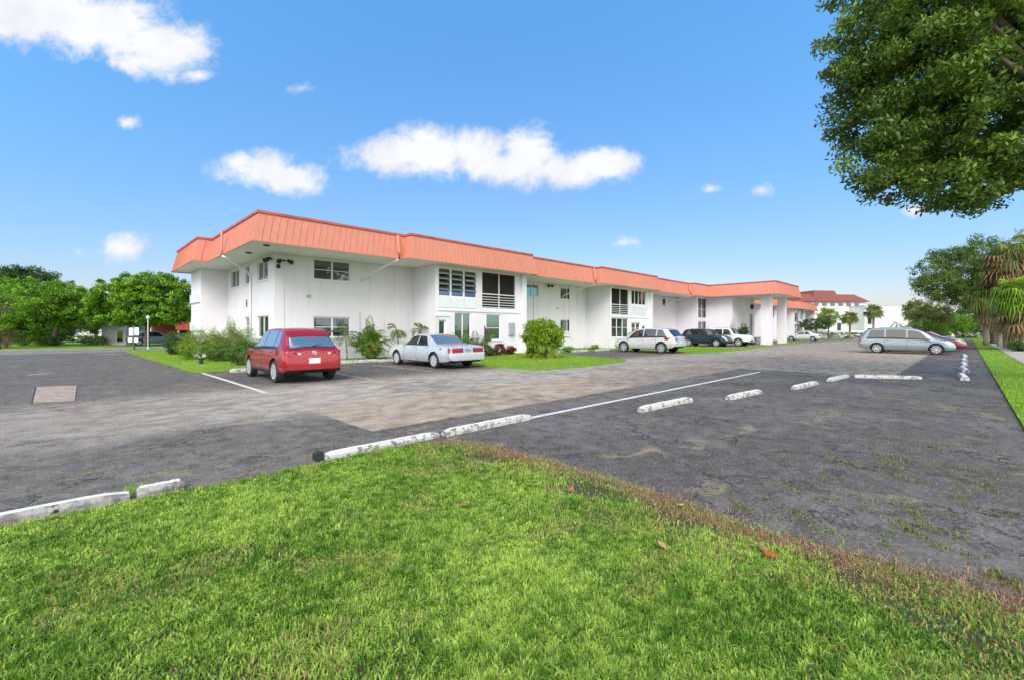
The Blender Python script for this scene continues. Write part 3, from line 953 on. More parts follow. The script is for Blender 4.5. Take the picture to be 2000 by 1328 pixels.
def window(axis, c, a0, a1, z0, z1, cols=2, mids=(), back='blind', glass='glass', fr='white', fw=.045, sill=True, slats=True, name='window', parent=None, org=None):
    parent = parent or bld; org = org or ORG
    f = MB(org)
    for (p, q, r_, s) in ((a0, a1, z0, z0 + fw), (a0, a1, z1 - fw, z1), (a0, a0 + fw, z0 + fw, z1 - fw), (a1 - fw, a1, z0 + fw, z1 - fw)):
        bx(f, axis, c, p, q, .07, .13, r_, s)
    wdt = (a1 - a0) / cols
    for k in range(1, cols):
        bx(f, axis, c, a0 + wdt * k - fw * .65, a0 + wdt * k + fw * .65, .068, .132, z0 + fw, z1 - fw)
    for mz in mids:
        zz = z0 + (z1 - z0) * mz
        for k in range(cols):
            bx(f, axis, c, a0 + wdt * k + fw * .6, a0 + wdt * (k + 1) - fw * .6, .08, .12, zz - .018, zz + .018)
    if sill:
        bx(f, axis, c, a0 - .06, a1 + .06, -.05, .10, z0 - .07, z0 - .002)
    fo = f.build(name, M[fr], parent)
    g = MB(org)
    bx(g, axis, c, a0 + .02, a1 - .02, .098, .103, z0 + .02, z1 - .02)
    g.build('pane', M[glass], fo)
    b = MB(org)
    if back in ('blind', 'blindgrey', 'bluedark') and slats:
        k = max(4, int((z1 - z0) / .085))
        for i in range(k):
            zc = z0 + (z1 - z0) * (i + .5) / k
            h = (z1 - z0) / k
            pt = (lambda a, n, z: (a, c + n, z)) if axis == 'u' else (lambda a, n, z: (c + n, a, z))
            b.face([pt(a0, .17, zc - h * .42), pt(a1, .17, zc - h * .42), pt(a1, .205, zc + h * .42), pt(a0, .205, zc + h * .42)])
        nm = 'blind'
    elif back in ('curtain', 'curtainp', 'curtainw'):
        k = max(8, int((a1 - a0) / .05)); pts = []
        for i in range(k + 1):
            a = a0 + (a1 - a0) * i / k
            pts.append((a, .185 + .022 * math.sin(i * 1.55) + random.uniform(-.006, .006)))
        pt = (lambda a, n, z: (a, c + n, z)) if axis == 'u' else (lambda a, n, z: (c + n, a, z))
        for i in range(k):
            b.face([pt(pts[i][0], pts[i][1], z0), pt(pts[i + 1][0], pts[i + 1][1], z0), pt(pts[i + 1][0], pts[i + 1][1], z1), pt(pts[i][0], pts[i][1], z1)])
        nm = 'curtain'
    else:
        nm = None
    if nm:
        b.build(nm, M[back], fo)
    d = MB(org)
    bx(d, axis, c, a0 - .01, a1 + .01, .2401, .30, z0 - .01, z1 + .01)
    d.build('dark_interior', M['dark'], fo)
    return fo


M['curtainw'] = simple('white_curtain', (0.5, 0.5, 0.49), .8, var=.12, scale=5)

# ---- roof outline (eave line), counter-clockwise
ROOF = [(5.7, 21.5), (13.0, 21.5), (13.0, 20.9), (23.3, 20.9), (23.3, 21.5), (31.2, 21.5), (31.2, 20.9), (41.2, 20.9), (41.2, 21.5), (49.3, 21.5), (49.3, 20.9),
        (53, 20.9), (53, 13.9), (62.8, 13.9), (62.8, 20.9), (66.6, 20.9), (66.6, 21.5), (74.8, 21.5), (74.8, 20.9), (84.7, 20.9), (84.7, 21.5), (92.7, 21.5), (92.7, 20.9),
        (103, 20.9), (103, 21.5), (110.2, 21.5), (110.2, 37.2), (5.0, 37.2), (5.0, 30.1), (5.7, 30.1)]


def inset(poly, d):
    n = len(poly); out = []
    for i in range(n):
        a = Vector(poly[i - 1]); b = Vector(poly[i]); c = Vector(poly[(i + 1) % n])
        e1 = (b - a).normalized(); e2 = (c - b).normalized()
        n1 = Vector((-e1.y, e1.x)); n2 = Vector((-e2.y, e2.x))
        out.append(tuple(b + (n1 + n2) * d))
    return out


top = inset(ROOF, .30)
mb = mbB()
for i in range(len(ROOF)):
    j = (i + 1) % len(ROOF)
    a, b = Vector((*ROOF[i], ZE)), Vector((*ROOF[j], ZE)); c, d = Vector((*top[j], ZT)), Vector((*top[i], ZT))
    mb.face([a, b, c, d])
    L = (b - a).length; e = (b - a).normalized(); nn = Vector((e.y, -e.x, 0))
    k = max(1, int(L / .30))
    for q in range(1, k):            # standing seams
        p = a.lerp(b, q / k); p2 = d.lerp(c, q / k)
        w = e * .012; o_ = nn * .024
        mb.hull([p - w, p + w, p + w + o_, p - w + o_], [p2 - w, p2 + w, p2 + w + o_, p2 - w + o_])
    # folded drip edge at the bottom
    mb.hull([a + nn * -.02 + Vector((0, 0, -.03)), a + nn * .035 + Vector((0, 0, -.03)), a + nn * .035 + Vector((0, 0, .035)), a + nn * -.02 + Vector((0, 0, .035))],
            [b + nn * -.02 + Vector((0, 0, -.03)), b + nn * .035 + Vector((0, 0, -.03)), b + nn * .035 + Vector((0, 0, .035)), b + nn * -.02 + Vector((0, 0, .035))])
mb.build('mansard_roof', M['coral'], bld)
mb = mbB()
t1 = inset(ROOF, .24); t2 = inset(ROOF, .52)
for i in range(len(ROOF)):
    j = (i + 1) % len(ROOF)
    mb.hull([(*t1[i], ZT), (*t2[i], ZT), (*t2[i], ZT + .11), (*t1[i], ZT + .11)], [(*t1[j], ZT), (*t2[j], ZT), (*t2[j], ZT + .11), (*t1[j], ZT + .11)])
mb.build('roof_trim', M['trim'], bld)
mb = mbB(); mb.face([(*p, ZT - .02) for p in inset(ROOF, .31)]); mb.build('roof_deck', M['roofdeck'], bld)
mb = mbB(); mb.face([(*p, ZE + .012) for p in inset(ROOF, .005)][::-1]); mb.build('soffit', M['soffit'], bld)

# ---- walls
wall = mbB()
ZW = ZE + .01
def F(px, V=VM): return fu(px, V)

# recess A
wA = [(F(612), F(685), 4.28, 5.40), (F(612), F(685), 1.20, 2.32)]
rect_wall(wall, 'u', VM, U0, 15.4, 0, ZW, wA)
window('u', VM, *wA[0], cols=2, mids=(.5,), back='blind', fw=.07)
window('u', VM, *wA[1], cols=2, mids=(.5,), back='bluedark', glass='glass', fw=.07)
# left end face
wl = [(lv(523, U0), lv(502, U0), 4.25, 5.28), (lv(487, U0), lv(478, U0), 4.25, 5.28), (lv(467, U0), lv(450.5, U0), 4.25, 5.28),
      (lv(524, U0), lv(502, U0), 1.2, 2.35), (lv(487, U0), lv(478, U0), 1.3, 2.35)]
wl = [(min(a, b), max(a, b), c, d) for a, b, c, d in wl]
rect_wall(wall, 'v', U0, VM, 33.6, 0, ZW, wl)
for i, h in enumerate(wl):
    window('v', U0, *h, cols=1 if i in (1, 4) else 2, mids=(.5,) if i in (1, 4) else (), back='blindgrey', fw=.05)
wall.face([(6.0, 33.6, 0), (U0, 33.6, 0), (U0, 33.6, ZW), (6.0, 33.6, ZW)])
# end bay with balcony bands in its shaded side
wall.face([(6.0, 33.6, 0), (6.0, 36.6, 0), (6.0, 36.6, ZW), (6.0, 33.6, ZW)])
wall.face([(6.0, 36.6, 0), (110, 36.6, 0), (110, 36.6, ZW), (6.0, 36.6, ZW)])
wall.face([(109, VM, 0), (109, 36.6, 0), (109, 36.6, ZW), (109, VM, ZW)])
# corner pier
wall.box(U0 - .03, U0 + .42, VM - .03, VM + .3, 0, ZW)

bays = [15.4, 33.7, 52.0 - .25]
# bay B openings
B = VB
hB = dict(louv=(F(853.5, B), F(930.5, B), 3.60, 5.30), scr=(F(941, B), F(1007, B), 2.98, 5.38),
          door=(F(855.5, B), F(870.5, B), 0.98, 2.20), slide=(F(888, B), F(920, B), 0.25, 2.66), win=(F(950, B), F(978, B), .96, 2.62))
rect_wall(wall, 'u', VB, 15.4, 23.0, 0, ZW, [h for h in hB.values()], depth=.24)
# recess C
wC = [(F(1026), F(1052), 4.25, 5.25), (F(1095), F(1122), 4.25, 5.22), (F(1030), F(1040), .1, 2.35), (F(1095), F(1122), 1.45, 2.5)]
rect_wall(wall, 'u', VM, 23.0, 33.7, 0, ZW, wC)
for i in (0, 1, 3):
    window('u', VM, *wC[i], cols=2, back='blindgrey' if i else 'blind', fw=.06)
window('u', VM, *wC[2], cols=1, back='none', glass='glassdark', sill=False, name='door')
# bay D
hD = dict(s1=(F(1194.4, B), F(1227.5, B), 2.93, 5.33), s2=(F(1233.5, B), F(1262, B), 3.98, 5.33), w1=(F(1194.4, B), F(1227.5, B), .95, 2.66), fd=(F(1233.5, B), F(1251, B), .12, 2.32), w2=(F(1254, B), F(1261, B), 1.15, 2.0))
rect_wall(wall, 'u', VB, 33.7, 41.1, 0, ZW, list(hD.values()))
# recess, u 41.1 - 51.75
wE = [(F(1294), F(1308), 4.35, 5.2)]
rect_wall(wall, 'u', VM, 41.1, 51.75, 0, ZW, wE)
window('u', VM, *wE[0], cols=2, back='blind', fw=.06)
# bay E beside the entrance wing
hE = dict(up=(F(1363.5, B), F(1379.5, B), 3.0, 5.3), lo=(F(1363.5, B), F(1379.5, B), 1.0, 2.6))
rect_wall(wall, 'u', VB, 51.75, 54.3, 0, ZW, list(hE.values()))
# side walls of the bays
for (ua, vb, vt) in ((15.4, VB, VM), (23.0, VB, VM), (33.7, VB, VM), (41.1, VB, VM), (51.75, VB, VM), (54.3, 18.9, VB)):
    wall.face([(ua, vb, 0), (ua, vt, 0), (ua, vt, ZW), (ua, vb, ZW)])
# lobby wall of the entrance wing and the mirrored far half
hL = [(57.2, 59.3, .1, 2.4), (60.2, 61.4, .1, 3.6)]
rect_wall(wall, 'u', 18.9, 54.3, 62.0, 0, ZW, hL)
for h in hL: window('u', 18.9, *h, cols=2, back='none', glass='glassdark', sill=False, name='door')
wall.face([(62.0, 18.9, 0), (62.0, VB, 0), (62.0, VB, ZW), (62.0, 18.9, ZW)])
rect_wall(wall, 'u', VB, 62.0, 64.3, 0, ZW, [])
farw = []
for (a, b, V) in ((64.3, 75.0, VM), (75.0, 82.3, VB), (82.3, 93.3, VM), (93.3, 100.6, VB), (100.6, 109, VM)):
    if V == VM:
        hs_ = [(a + 2.2, a + 4.2, 4.25, 5.25), (a + 6.6, a + 8.3, 4.25, 5.25), (a + 2.2, a + 4.2, 1.3, 2.4)]
        if b - a < 9: hs_ = hs_[:1] + hs_[2:]
    else:
        hs_ = [(a + .5, a + 3.3, 3.0, 5.3), (a + 3.8, a + 6.7, 3.6, 5.3), (a + .5, a + 3.3, .95, 2.6), (a + 4.2, a + 6.2, .2, 2.4)]
    rect_wall(wall, 'u', V, a, b, 0, ZW, hs_)
    for h in hs_: farw.append((V, h))
    wall.face([(a, VB, 0), (a, VM, 0), (a, VM, ZW), (a, VB, ZW)])
    wall.face([(b, VB, 0), (b, VM, 0), (b, VM, ZW), (b, VB, ZW)])
for V, h in farw: window('u', V, *h, cols=2, mids=(.5,) if V == VB else (), back='blindgrey', glass='glassdark')
# ledges and corner piers of the bays, shallow pilasters of the recesses
for (a, b) in ((15.4, 23.0), (33.7, 41.1), (51.75, 54.3), (75.0, 82.3), (93.3, 100.6)):
    wall.box(a - .02, b + .02, VB - .05, VB - .002, 2.74, 2.86)
for (a, b) in ((15.4, 15.62), (33.7, 33.9), (51.75, 51.93), (75, 75.2), (93.3, 93.5)):
    wall.box(a - .03, b, VB - .04, VB - .001, 0, ZW)
for a in (12.55, 14.15, 31.2, 32.4, 49.0):
    wall.box(a, a + .9, VM - .06, VM + .01, 0, ZW)
wall.build('wall', M['wall'], bld)
# bands on the shaded stair bay at the far left end
mb = mbB()
for z in (1.55, 3.35): mb.box(5.9, 5.998, 33.75, 36.5, z, z + .55)
mb.build('balcony_band', M['whitepanel'], bld)
# full-height white columns at the right corners of the bays
for (a, b) in ((22.58, 23.02), (40.68, 41.12), (81.9, 82.32), (100.2, 100.62)):
    mb = mbB(); mb.box(a, b, VB - .16, VB - .003, 0, ZE + .005); mb.build('column', M['white'], bld, bevel=.01)

# bay B fittings ---------------------------------------------------
a0, a1, z0, z1 = hB['louv']
f = mbB()
ax = 'u'
for (p, q, r_, s) in ((a0, a1, z0, z0 + .06), (a0, a1, z1 - .07, z1), (a0, a0 + .05, z0, z1), (a1 - .05, a1, z0, z1)):
    bx(f, ax, B, p, q, .03, .10, r_, s)
w3_ = (a1 - a0) / 3
for k in (1, 2): bx(f, ax, B, a0 + w3_ * k - .07, a0 + w3_ * k + .07, .02, .11, z0, z1)
fo = f.build('window', M['white'], bld)
fo['label'] = 'large awning window of three columns with tilted panes'
for k in range(3):
    p = mbB()
    for r_ in range(5):
        zb = z0 + .06 + (z1 - z0 - .13) * r_ / 5; h = (z1 - z0 - .13) / 5
        tl = .13 if r_ > 0 else .02
        x0, x1 = a0 + w3_ * k + .08, a0 + w3_ * (k + 1) - .08
        p.hull([(x0, B + .04 - tl, zb + .01), (x1, B + .04 - tl, zb + .01), (x1, B + .046 - tl, zb + .025), (x0, B + .046 - tl, zb + .025)],
               [(x0, B + .07, zb + h), (x1, B + .07, zb + h), (x1, B + .076, zb + h), (x0, B + .076, zb + h)])
    p.build('pane', M['glassdark'], fo)
d = mbB(); bx(d, ax, B, a0, a1, .2401, .3, z0, z1); d.build('dark_interior', M['bluedark'], fo)
# white panels under it
mb = mbB()
for k in range(3):
    x0, x1 = a0 + w3_ * k + .02, a0 + w3_ * (k + 1) - .02
    mb.box(x0, x1, B - .035, B - .002, 2.95, 3.55)
mb.build('spandrel_panel', M['whitepanel'], bld)


def lanai(h, rail_z=None, mull=1, panel=False, backm='tan', rails=5):
    a0, a1, z0, z1 = h
    f = mbB()
    for (p, q, r_, s) in ((a0, a1, z0, z0 + .05), (a0, a1, z1 - .06, z1), (a0, a0 + .05, z0, z1), (a1 - .05, a1, z0, z1)):
        bx(f, 'u', B, p, q, .02, .09, r_, s)
    for k in range(1, mull + 1):
        a = a0 + (a1 - a0) * k / (mull + 1)
        bx(f, 'u', B, a - .035, a + .035, .018, .092, z0 + .05, z1 - .06)
    fo = f.build('screened_balcony', M['white'], bld)
    g = mbB(); bx(g, 'u', B, a0 + .03, a1 - .03, .055, .058, z0 + .03, z1 - .03); g.build('screen', M['screen'], fo)
    if rail_z:
        rr = mbB()
        bx(rr, 'u', B, a0, a1, -.035, .012, rail_z - .03, rail_z + .03)
        for k in range(rails):
            zz = z0 + .08 + (rail_z - z0 - .12) * k / rails
            bx(rr, 'u', B, a0, a1, -.02, .008, zz, zz + .035)
        rr.build('railing', M['white'], fo)
    # the room behind: back wall, side walls, floor, ceiling
    rm = mbB(); D = 1.9
    rm.face([(a0 - .2, B + D, z0), (a1 + .2, B + D, z0), (a1 + .2, B + D, z1 + .1), (a0 - .2, B + D, z1 + .1)])
    rm.face([(a0 - .2, B + .245, z0), (a0 - .2, B + D, z0), (a0 - .2, B + D, z1 + .1), (a0 - .2, B + .245, z1 + .1)])
    rm.face([(a1 + .2, B + .245, z0), (a1 + .2, B + D, z0), (a1 + .2, B + D, z1 + .1), (a1 + .2, B + .245, z1 + .1)])
    rm.face([(a0 - .2, B + .245, z0 - .001), (a1 + .2, B + .245, z0 - .001), (a1 + .2, B + D, z0 - .001), (a0 - .2, B + D, z0 - .001)])
    rm.face([(a0 - .2, B + .245, z1 + .1), (a1 + .2, B + .245, z1 + .1), (a1 + .2, B + D, z1 + .1), (a0 - .2, B + D, z1 + .1)])
    rm.build('balcony_interior', M[backm], fo)
    cw = mbB(); cw.box(a0 + .3, a0 + 1.1, B + D - .05, B + D - .002, z0 + .02, z0 + 2.0); cw.build('door', M['dark'], fo)
    return fo


lanai(hB['scr'], rail_z=3.93)
window('u', B, *hB['door'], cols=1, back='curtainp', glass='glass', sill=False, fw=.06)
mb = mbB(); x0, x1 = hB['door'][0] - .22, hB['door'][1] + .22     # flat door leaf framed round the small window
mb.box(x0, hB['door'][0] - .01, B - .04, B - .002, .12, 2.42); mb.box(hB['door'][1] + .01, x1, B - .04, B - .002, .12, 2.42)
mb.box(hB['door'][0] - .01, hB['door'][1] + .01, B - .04, B - .002, 2.21, 2.42); mb.box(hB['door'][0] - .01, hB['door'][1] + .01, B - .04, B - .002, .12, .97)
mb.box(x0 - .03, x1 + .03, B - .09, B - .04, 2.42, 2.48)
mb.build('door', M['white'], bld)
window('u', B, *hB['slide'], cols=2, back='curtain', fw=.06, sill=False)
window('u', B, *hB['win'], cols=1, mids=(.47,), back='curtainp', fw=.06)
# electricity meter box
mb = mbB(); mb.box(F(993, B), F(1002.5, B), B - .16, B - .002, 1.25, 2.1); mb.box(F(995, B), F(1000.5, B), B - .20, B - .16, 1.78, 2.0); mb.box(F(995, B), F(1000.5, B), B - .18, B - .16, 1.35, 1.7)
mb.build('meter_box', M['alu'], bld, bevel=.008)
# bay D fittings
lanai(hD['s1'], rail_z=3.86)
window('u', B, *hD['s2'], cols=4, back='curtainw', glass='glassdark', fw=.06, sill=False)
mb = mbB()
for k in range(4):
    zz = 3.02 + k * .22
    mb.box(hD['s2'][0], hD['s2'][1], B - .04, B - .002, zz, zz + .17)
mb.build('spandrel_panel', M['whitepanel'], bld)
window('u', B, *hD['w1'], cols=3, mids=(.52,), back='curtainp', glass='glass', fw=.06)
fo = window('u', B, *hD['fd'], cols=2, mids=(.25, .5, .75), back='none', glass='glassdark', fw=.10, sill=False, name='door')
fo['label'] = 'white french door with small dark panes'
window('u', B, *hD['w2'], cols=1, back='blindgrey')
# bay E
window('u', B, *hE['up'], cols=2, mids=(.45,), back='curtain', glass='glassdark')
window('u', B, *hE['lo'], cols=2, back='blindgrey', glass='glassdark')

# porch columns, lantern, lamps
for (a, b, w) in ((55.3, 15.6, .95), (61.2, 15.6, .8)):
    mb = mbB(); mb.box(a - w / 2, a + w / 2, b - w / 2, b + w / 2, 0, ZE + .005); mb.build('column', M['wall'], bld)
mb = mbB(); mb.tube([(55.9, 17.3, ZE), (55.9, 17.3, 4.55)], .02, 6); mb.lathe([(.03, 0), (.2, -.12), (.22, -.2), (.17, -.55), (.05, -.62)], 8, (55.9, 17.3, 4.57))
mb.build('hanging_lantern', M['black'], bld)


def flood(axis, a, c, z, heads=((-.22, -.35), (.22, .35)), s=1.0):
    mb = mbB()
    pt = (lambda aa, n, z: (aa, c + n, z)) if axis == 'u' else (lambda aa, n, z: (c + n, aa, z))
    mb.tube([pt(a, .0, z), pt(a, -.12 * s, z - .02)], .05 * s, 8)
    for (da, tl) in heads:
        mb.tube([pt(a, -.1 * s, z), pt(a + da * s * .8, -.2 * s, z - .03)], .022 * s, 6)
        mb.tube([pt(a + da * s * .8, -.16 * s, z), pt(a + da * s * 1.5, -.34 * s, z - .12 * s)], [.07 * s, .13 * s], 10)
    mb.build('floodlight', M['black'], bld)


flood('u', U0 + .4, VM, 5.12, s=.95)
flood('v', VM + .45, U0, 5.22, s=.9)
mb = mbB(); mb.lathe([(.03, .1), (.09, .05), (.1, -.05), (.04, -.12)], 10, (U0 + .13, VM - .12, 4.80)); mb.build('security_camera', M['black'], bld, smooth=True)
flood('u', F(1071), VM, 5.30, s=.9)
for (a, b) in ((6.5, 22.4), (6.5, 25.2)):
    mb = mbB(); mb.lathe([(.15, 0), (.15, -.03), (.08, -.06)], 14, (a, b, ZE + .01)); mb.build('soffit_light', M['black'], bld)


def pipe(pts, r=.05):
    mb = mbB(); mb.tube(pts, r, 8); mb.build('downspout', M['white'], bld, smooth=True)


vv0 = lv(492, U0)
ve = lv(437, 5.7)
mb = mbB(); mb.tube([(5.62, ve, ZT - .1), (5.60, ve, ZE + .1), (5.62, ve, ZE - .1)], .06, 8); mb.build('downspout', M['coral'], bld, smooth=True)
pipe([(5.62, ve, ZE - .08), (5.75, ve - .1, ZE - .2), (7.3, vv0 + .15, 4.85), (7.38, vv0, 4.65), (7.38, vv0, .1)], .055)
for (a, ux) in ((12.72, 12.0), (30.9, 30.2), (49.0, 48.4)):
    mb = mbB(); mb.tube([(a, 21.56, ZT - .05), (a, 21.40, ZE + .3), (a, 21.42, ZE - .05)], .075, 8); mb.build('downspout', M['coral'], bld, smooth=True)
    pipe([(a, 21.44, ZE - .04), (a - .12, 21.7, ZE - .16), (ux, 24.2, 4.55), (ux, 24.33, 4.4)], .055)
pipe([(24.2, 21.6, ZE - .03), (24.0, 22.6, ZE - .35)], .04)

for (a, z) in ((9.0, 3.3), (10.2, .55), (25.6, 3.3), (29.5, 3.35), (43.5, 3.3)):
    mb = mbB(); mb.box(a, a + .22, VM - .03, VM - .001, z, z + .16)
    for k in range(3): mb.box(a + .01, a + .21, VM - .045, VM - .03, z + .02 + k * .048, z + .04 + k * .048)
    mb.build('vent', M['alu'], bld)
mb = mbB(); mb.tube([(11.95, VM - .03, .4), (11.95, VM - .03, 2.6)], .018, 6); mb.box(11.86, 12.04, VM - .1, VM - .001, 1.2, 1.5); mb.build('conduit', M['alu'], bld)
mb = mbB(); mb.tube([(26.6, VM - .03, .3), (26.6, VM - .03, 5.3)], .02, 6); mb.build('conduit', M['alu'], bld)

# building letter on the end wall
cu = bpy.data.curves.new('letter', 'FONT'); cu.body = 'E'; cu.size = .55; cu.extrude = .015; cu.align_x = 'CENTER'
tmp = bpy.data.objects.new('letter_tmp', cu); COL.objects.link(tmp)
dg = bpy.context.evaluated_depsgraph_get()
me = bpy.data.meshes.new_from_object(tmp.evaluated_get(dg)); bpy.data.objects.remove(tmp)
o = link_mesh('building_letter', me, M['black'], bld)
o.location = (U0 - .02 - BU, lv(482.5, U0) - BV, 2.95); o.rotation_euler = (R(90), 0, R(-90))

# ================================================================== cars
def carpaint(name, col, metal=0.35, rough=0.35):
    m, t = new_mat(name)
    tc = t.n('ShaderNodeTexCoord').outputs['Object']
    f = t.noise(tc, 2.5, 4, .6)
    zz = t.n('ShaderNodeSeparateXYZ', i0=tc).outputs[2]
    dirt = t.math('MULTIPLY', t.ramp(zz, .55, .2), t.ramp(f, .35, .65))
    c = t.mix(t.math('MULTIPLY', dirt, .30), col, (0.16, 0.14, 0.12))
    b = t.n('ShaderNodeBsdfPrincipled', Base_Color=c, Roughness=rough, Metallic=metal)
    b.inputs['Coat Weight'].default_value = 0.9
    b.inputs['Coat Roughness'].default_value = 0.05
    finish(t, b)
    return m


def pchip(xs, ys, x):
    xs = np.asarray(xs, float); ys = np.asarray(ys, float)
    h = np.diff(xs); d = np.diff(ys) / h
    m = np.zeros(len(xs)); m[0], m[-1] = d[0], d[-1]
    for i in range(1, len(xs) - 1):
        if d[i - 1] * d[i] > 0:
            w1, w2 = 2 * h[i] + h[i - 1], h[i] + 2 * h[i - 1]
            m[i] = (w1 + w2) / (w1 / d[i - 1] + w2 / d[i])
    x = np.clip(x, xs[0], xs[-1])
    k = np.clip(np.searchsorted(xs, x, side='right') - 1, 0, len(xs) - 2)
    t = (x - xs[k]) / h[k]
    return ((1 + 2 * t) * (1 - t) ** 2 * ys[k] + t * (1 - t) ** 2 * h[k] * m[k] + t * t * (3 - 2 * t) * ys[k + 1] + t * t * (t - 1) * h[k] * m[k + 1])


class CarShape:
    """x runs from the tail (0) to the nose (L); a lofted shell whose cross-section has eight control points"""
    def __init__(s, L, Wd, top, belt, bot, plan, roofw=.62, hoodw=.80):
        s.L, s.W, s.top, s.belt, s.bot, s.plan, s.roofw, s.hoodw = L, Wd, top, belt, bot, plan, roofw, hoodw

    def section(s, x):
        T = float(pchip(*zip(*s.top), x)); Bt = float(pchip(*zip(*s.belt), x)); Z = float(pchip(*zip(*s.bot), x))
        w = s.W / 2 * float(pchip(*zip(*s.plan), x))
        Bt = min(Bt, T - .035)
        g = max(0.0, min(1.0, (T - Bt) / .5))
        ew = w * (s.hoodw * (1 - g) + s.roofw * 1.18 * g)
        mid = Z + (Bt - Z) * .52
        ez = Bt + (T - Bt) * (.55 * (1 - g) + .86 * g)
        return [(0, Z), (w * .86, Z), (w * .975, Z + (mid - Z) * .35), (w, mid), (w * .955, Bt), (ew, ez), (ew * (.72 if g > .3 else .6), T - .018), (0, T)]

    def P(s, x, q):
        p = s.section(x)
        i = int(min(6, max(0, math.floor(q)))); t = q - i
        p0 = p[max(i - 1, 0)]; p1 = p[i]; p2 = p[i + 1]; p3 = p[min(i + 2, 7)]
        if i + 2 > 7: p3 = (-p[6][0], p[6][1])
        out = []
        for k in range(2):
            m1 = (p2[k] - p0[k]) * .42; m2 = (p3[k] - p1[k]) * .42
            if i in (4,): m1 *= .5; m2 *= .45
            if i == 3: m2 *= .5
            out.append((2 * t ** 3 - 3 * t * t + 1) * p1[k] + (t ** 3 - 2 * t * t + t) * m1 + (-2 * t ** 3 + 3 * t * t) * p2[k] + (t ** 3 - t * t) * m2)
        if q > 6.999: out[0] = 0.0
        return Vector((x, out[0], out[1]))

    def Nrm(s, x, q):
        a = s.P(min(s.L, x + .02), q) - s.P(max(0, x - .02), q); b = s.P(x, min(7, q + .03)) - s.P(x, max(0, q - .03))
        n = a.cross(b)
        if n.length < 1e-9: return Vector((0, 0, 1))
        n.normalize()
        return n

    def patch(s, mb, quad, side, nx=8, nq=5, off=.006, m=0):
        """quad = four (x, q) corners; side = +1/-1"""
        (a, b, c, d) = [Vector(k) for k in quad]
        rows = []
        for j in range(nq + 1):
            tj = j / nq; row = []
            for i in range(nx + 1):
                ti = i / nx
                p = a.lerp(b, ti).lerp(d.lerp(c, ti), tj)
                P = s.P(p.x, p.y); n = s.Nrm(p.x, p.y)
                if n.y < 0 and P.y > .01: n = -n
                if P.y <= .01 and n.z < 0: n = -n
                P = P + n * off
                row.append((P.x, P.y * side, P.z))
            rows.append(row)
        for j in range(nq):
            for i in range(nx):
                mb.face([rows[j][i], rows[j][i + 1], rows[j + 1][i + 1], rows[j + 1][i]], m)


def boolean_cut(o, cutters):
    for c in cutters:
        md = o.modifiers.new('cut', 'BOOLEAN'); md.operation = 'DIFFERENCE'; md.object = c; md.solver = 'EXACT'
    dg = bpy.context.evaluated_depsgraph_get(); dg.update()
    me = bpy.data.meshes.new_from_object(o.evaluated_get(dg))
    o.modifiers.clear()
    old = o.data; o.data = me; bpy.data.meshes.remove(old)
    for c in cutters:
        d = c.data; bpy.data.objects.remove(c); bpy.data.meshes.remove(d)


def wheel(parent, x, y, r, w, side, spokes=7, cap='rim'):
    mb = MB((0, 0, 0))
    mb.lathe([(r * .66, -w / 2), (r * .94, -w / 2), (r, -w * .36), (r, w * .36), (r * .94, w / 2), (r * .66, w / 2)], 28, axis='y', cap=False)
    wo = mb.build('wheel', M['rubber'], parent, smooth=False)
    wo.location = (x, y, r)
    mb = MB()
    o = side * w * .5
    mb.lathe([(r * .70, o * .80), (r * .70, o * 1.01), (r * .62, o * 1.03), (r * .60, o * .8)], 24, axis='y', cap=False)
    mb.lathe([(r * .13, o * .55), (r * .14, o * .98), (r * .05, o * 1.02)], 12, axis='y')
    for k in range(spokes):
        a = 2 * math.pi * k / spokes + .3
        ca, sa = math.cos(a), math.sin(a)
        wd = r * .085
        pa = [(ca * r * .1 - sa * s_ * wd, o * q, sa * r * .1 + ca * s_ * wd) for s_, q in ((-1, .70), (1, .70), (1, .95), (-1, .95))]
        pb = [(ca * r * .64 - sa * s_ * wd * 1.25, o * q, sa * r * .64 + ca * s_ * wd * 1.25) for s_, q in ((-1, .78), (1, .78), (1, 1.0), (-1, 1.0))]
        mb.hull(pa, pb)
    mb.build('rim', M[cap], wo, smooth=False)
    mb = MB(); mb.lathe([(r * .66, o * .45), (r * .66, o * .5), (r * .02, o * .5)], 20, axis='y')
    mb.build('brake_disc', M['dark'], wo)
    return wo


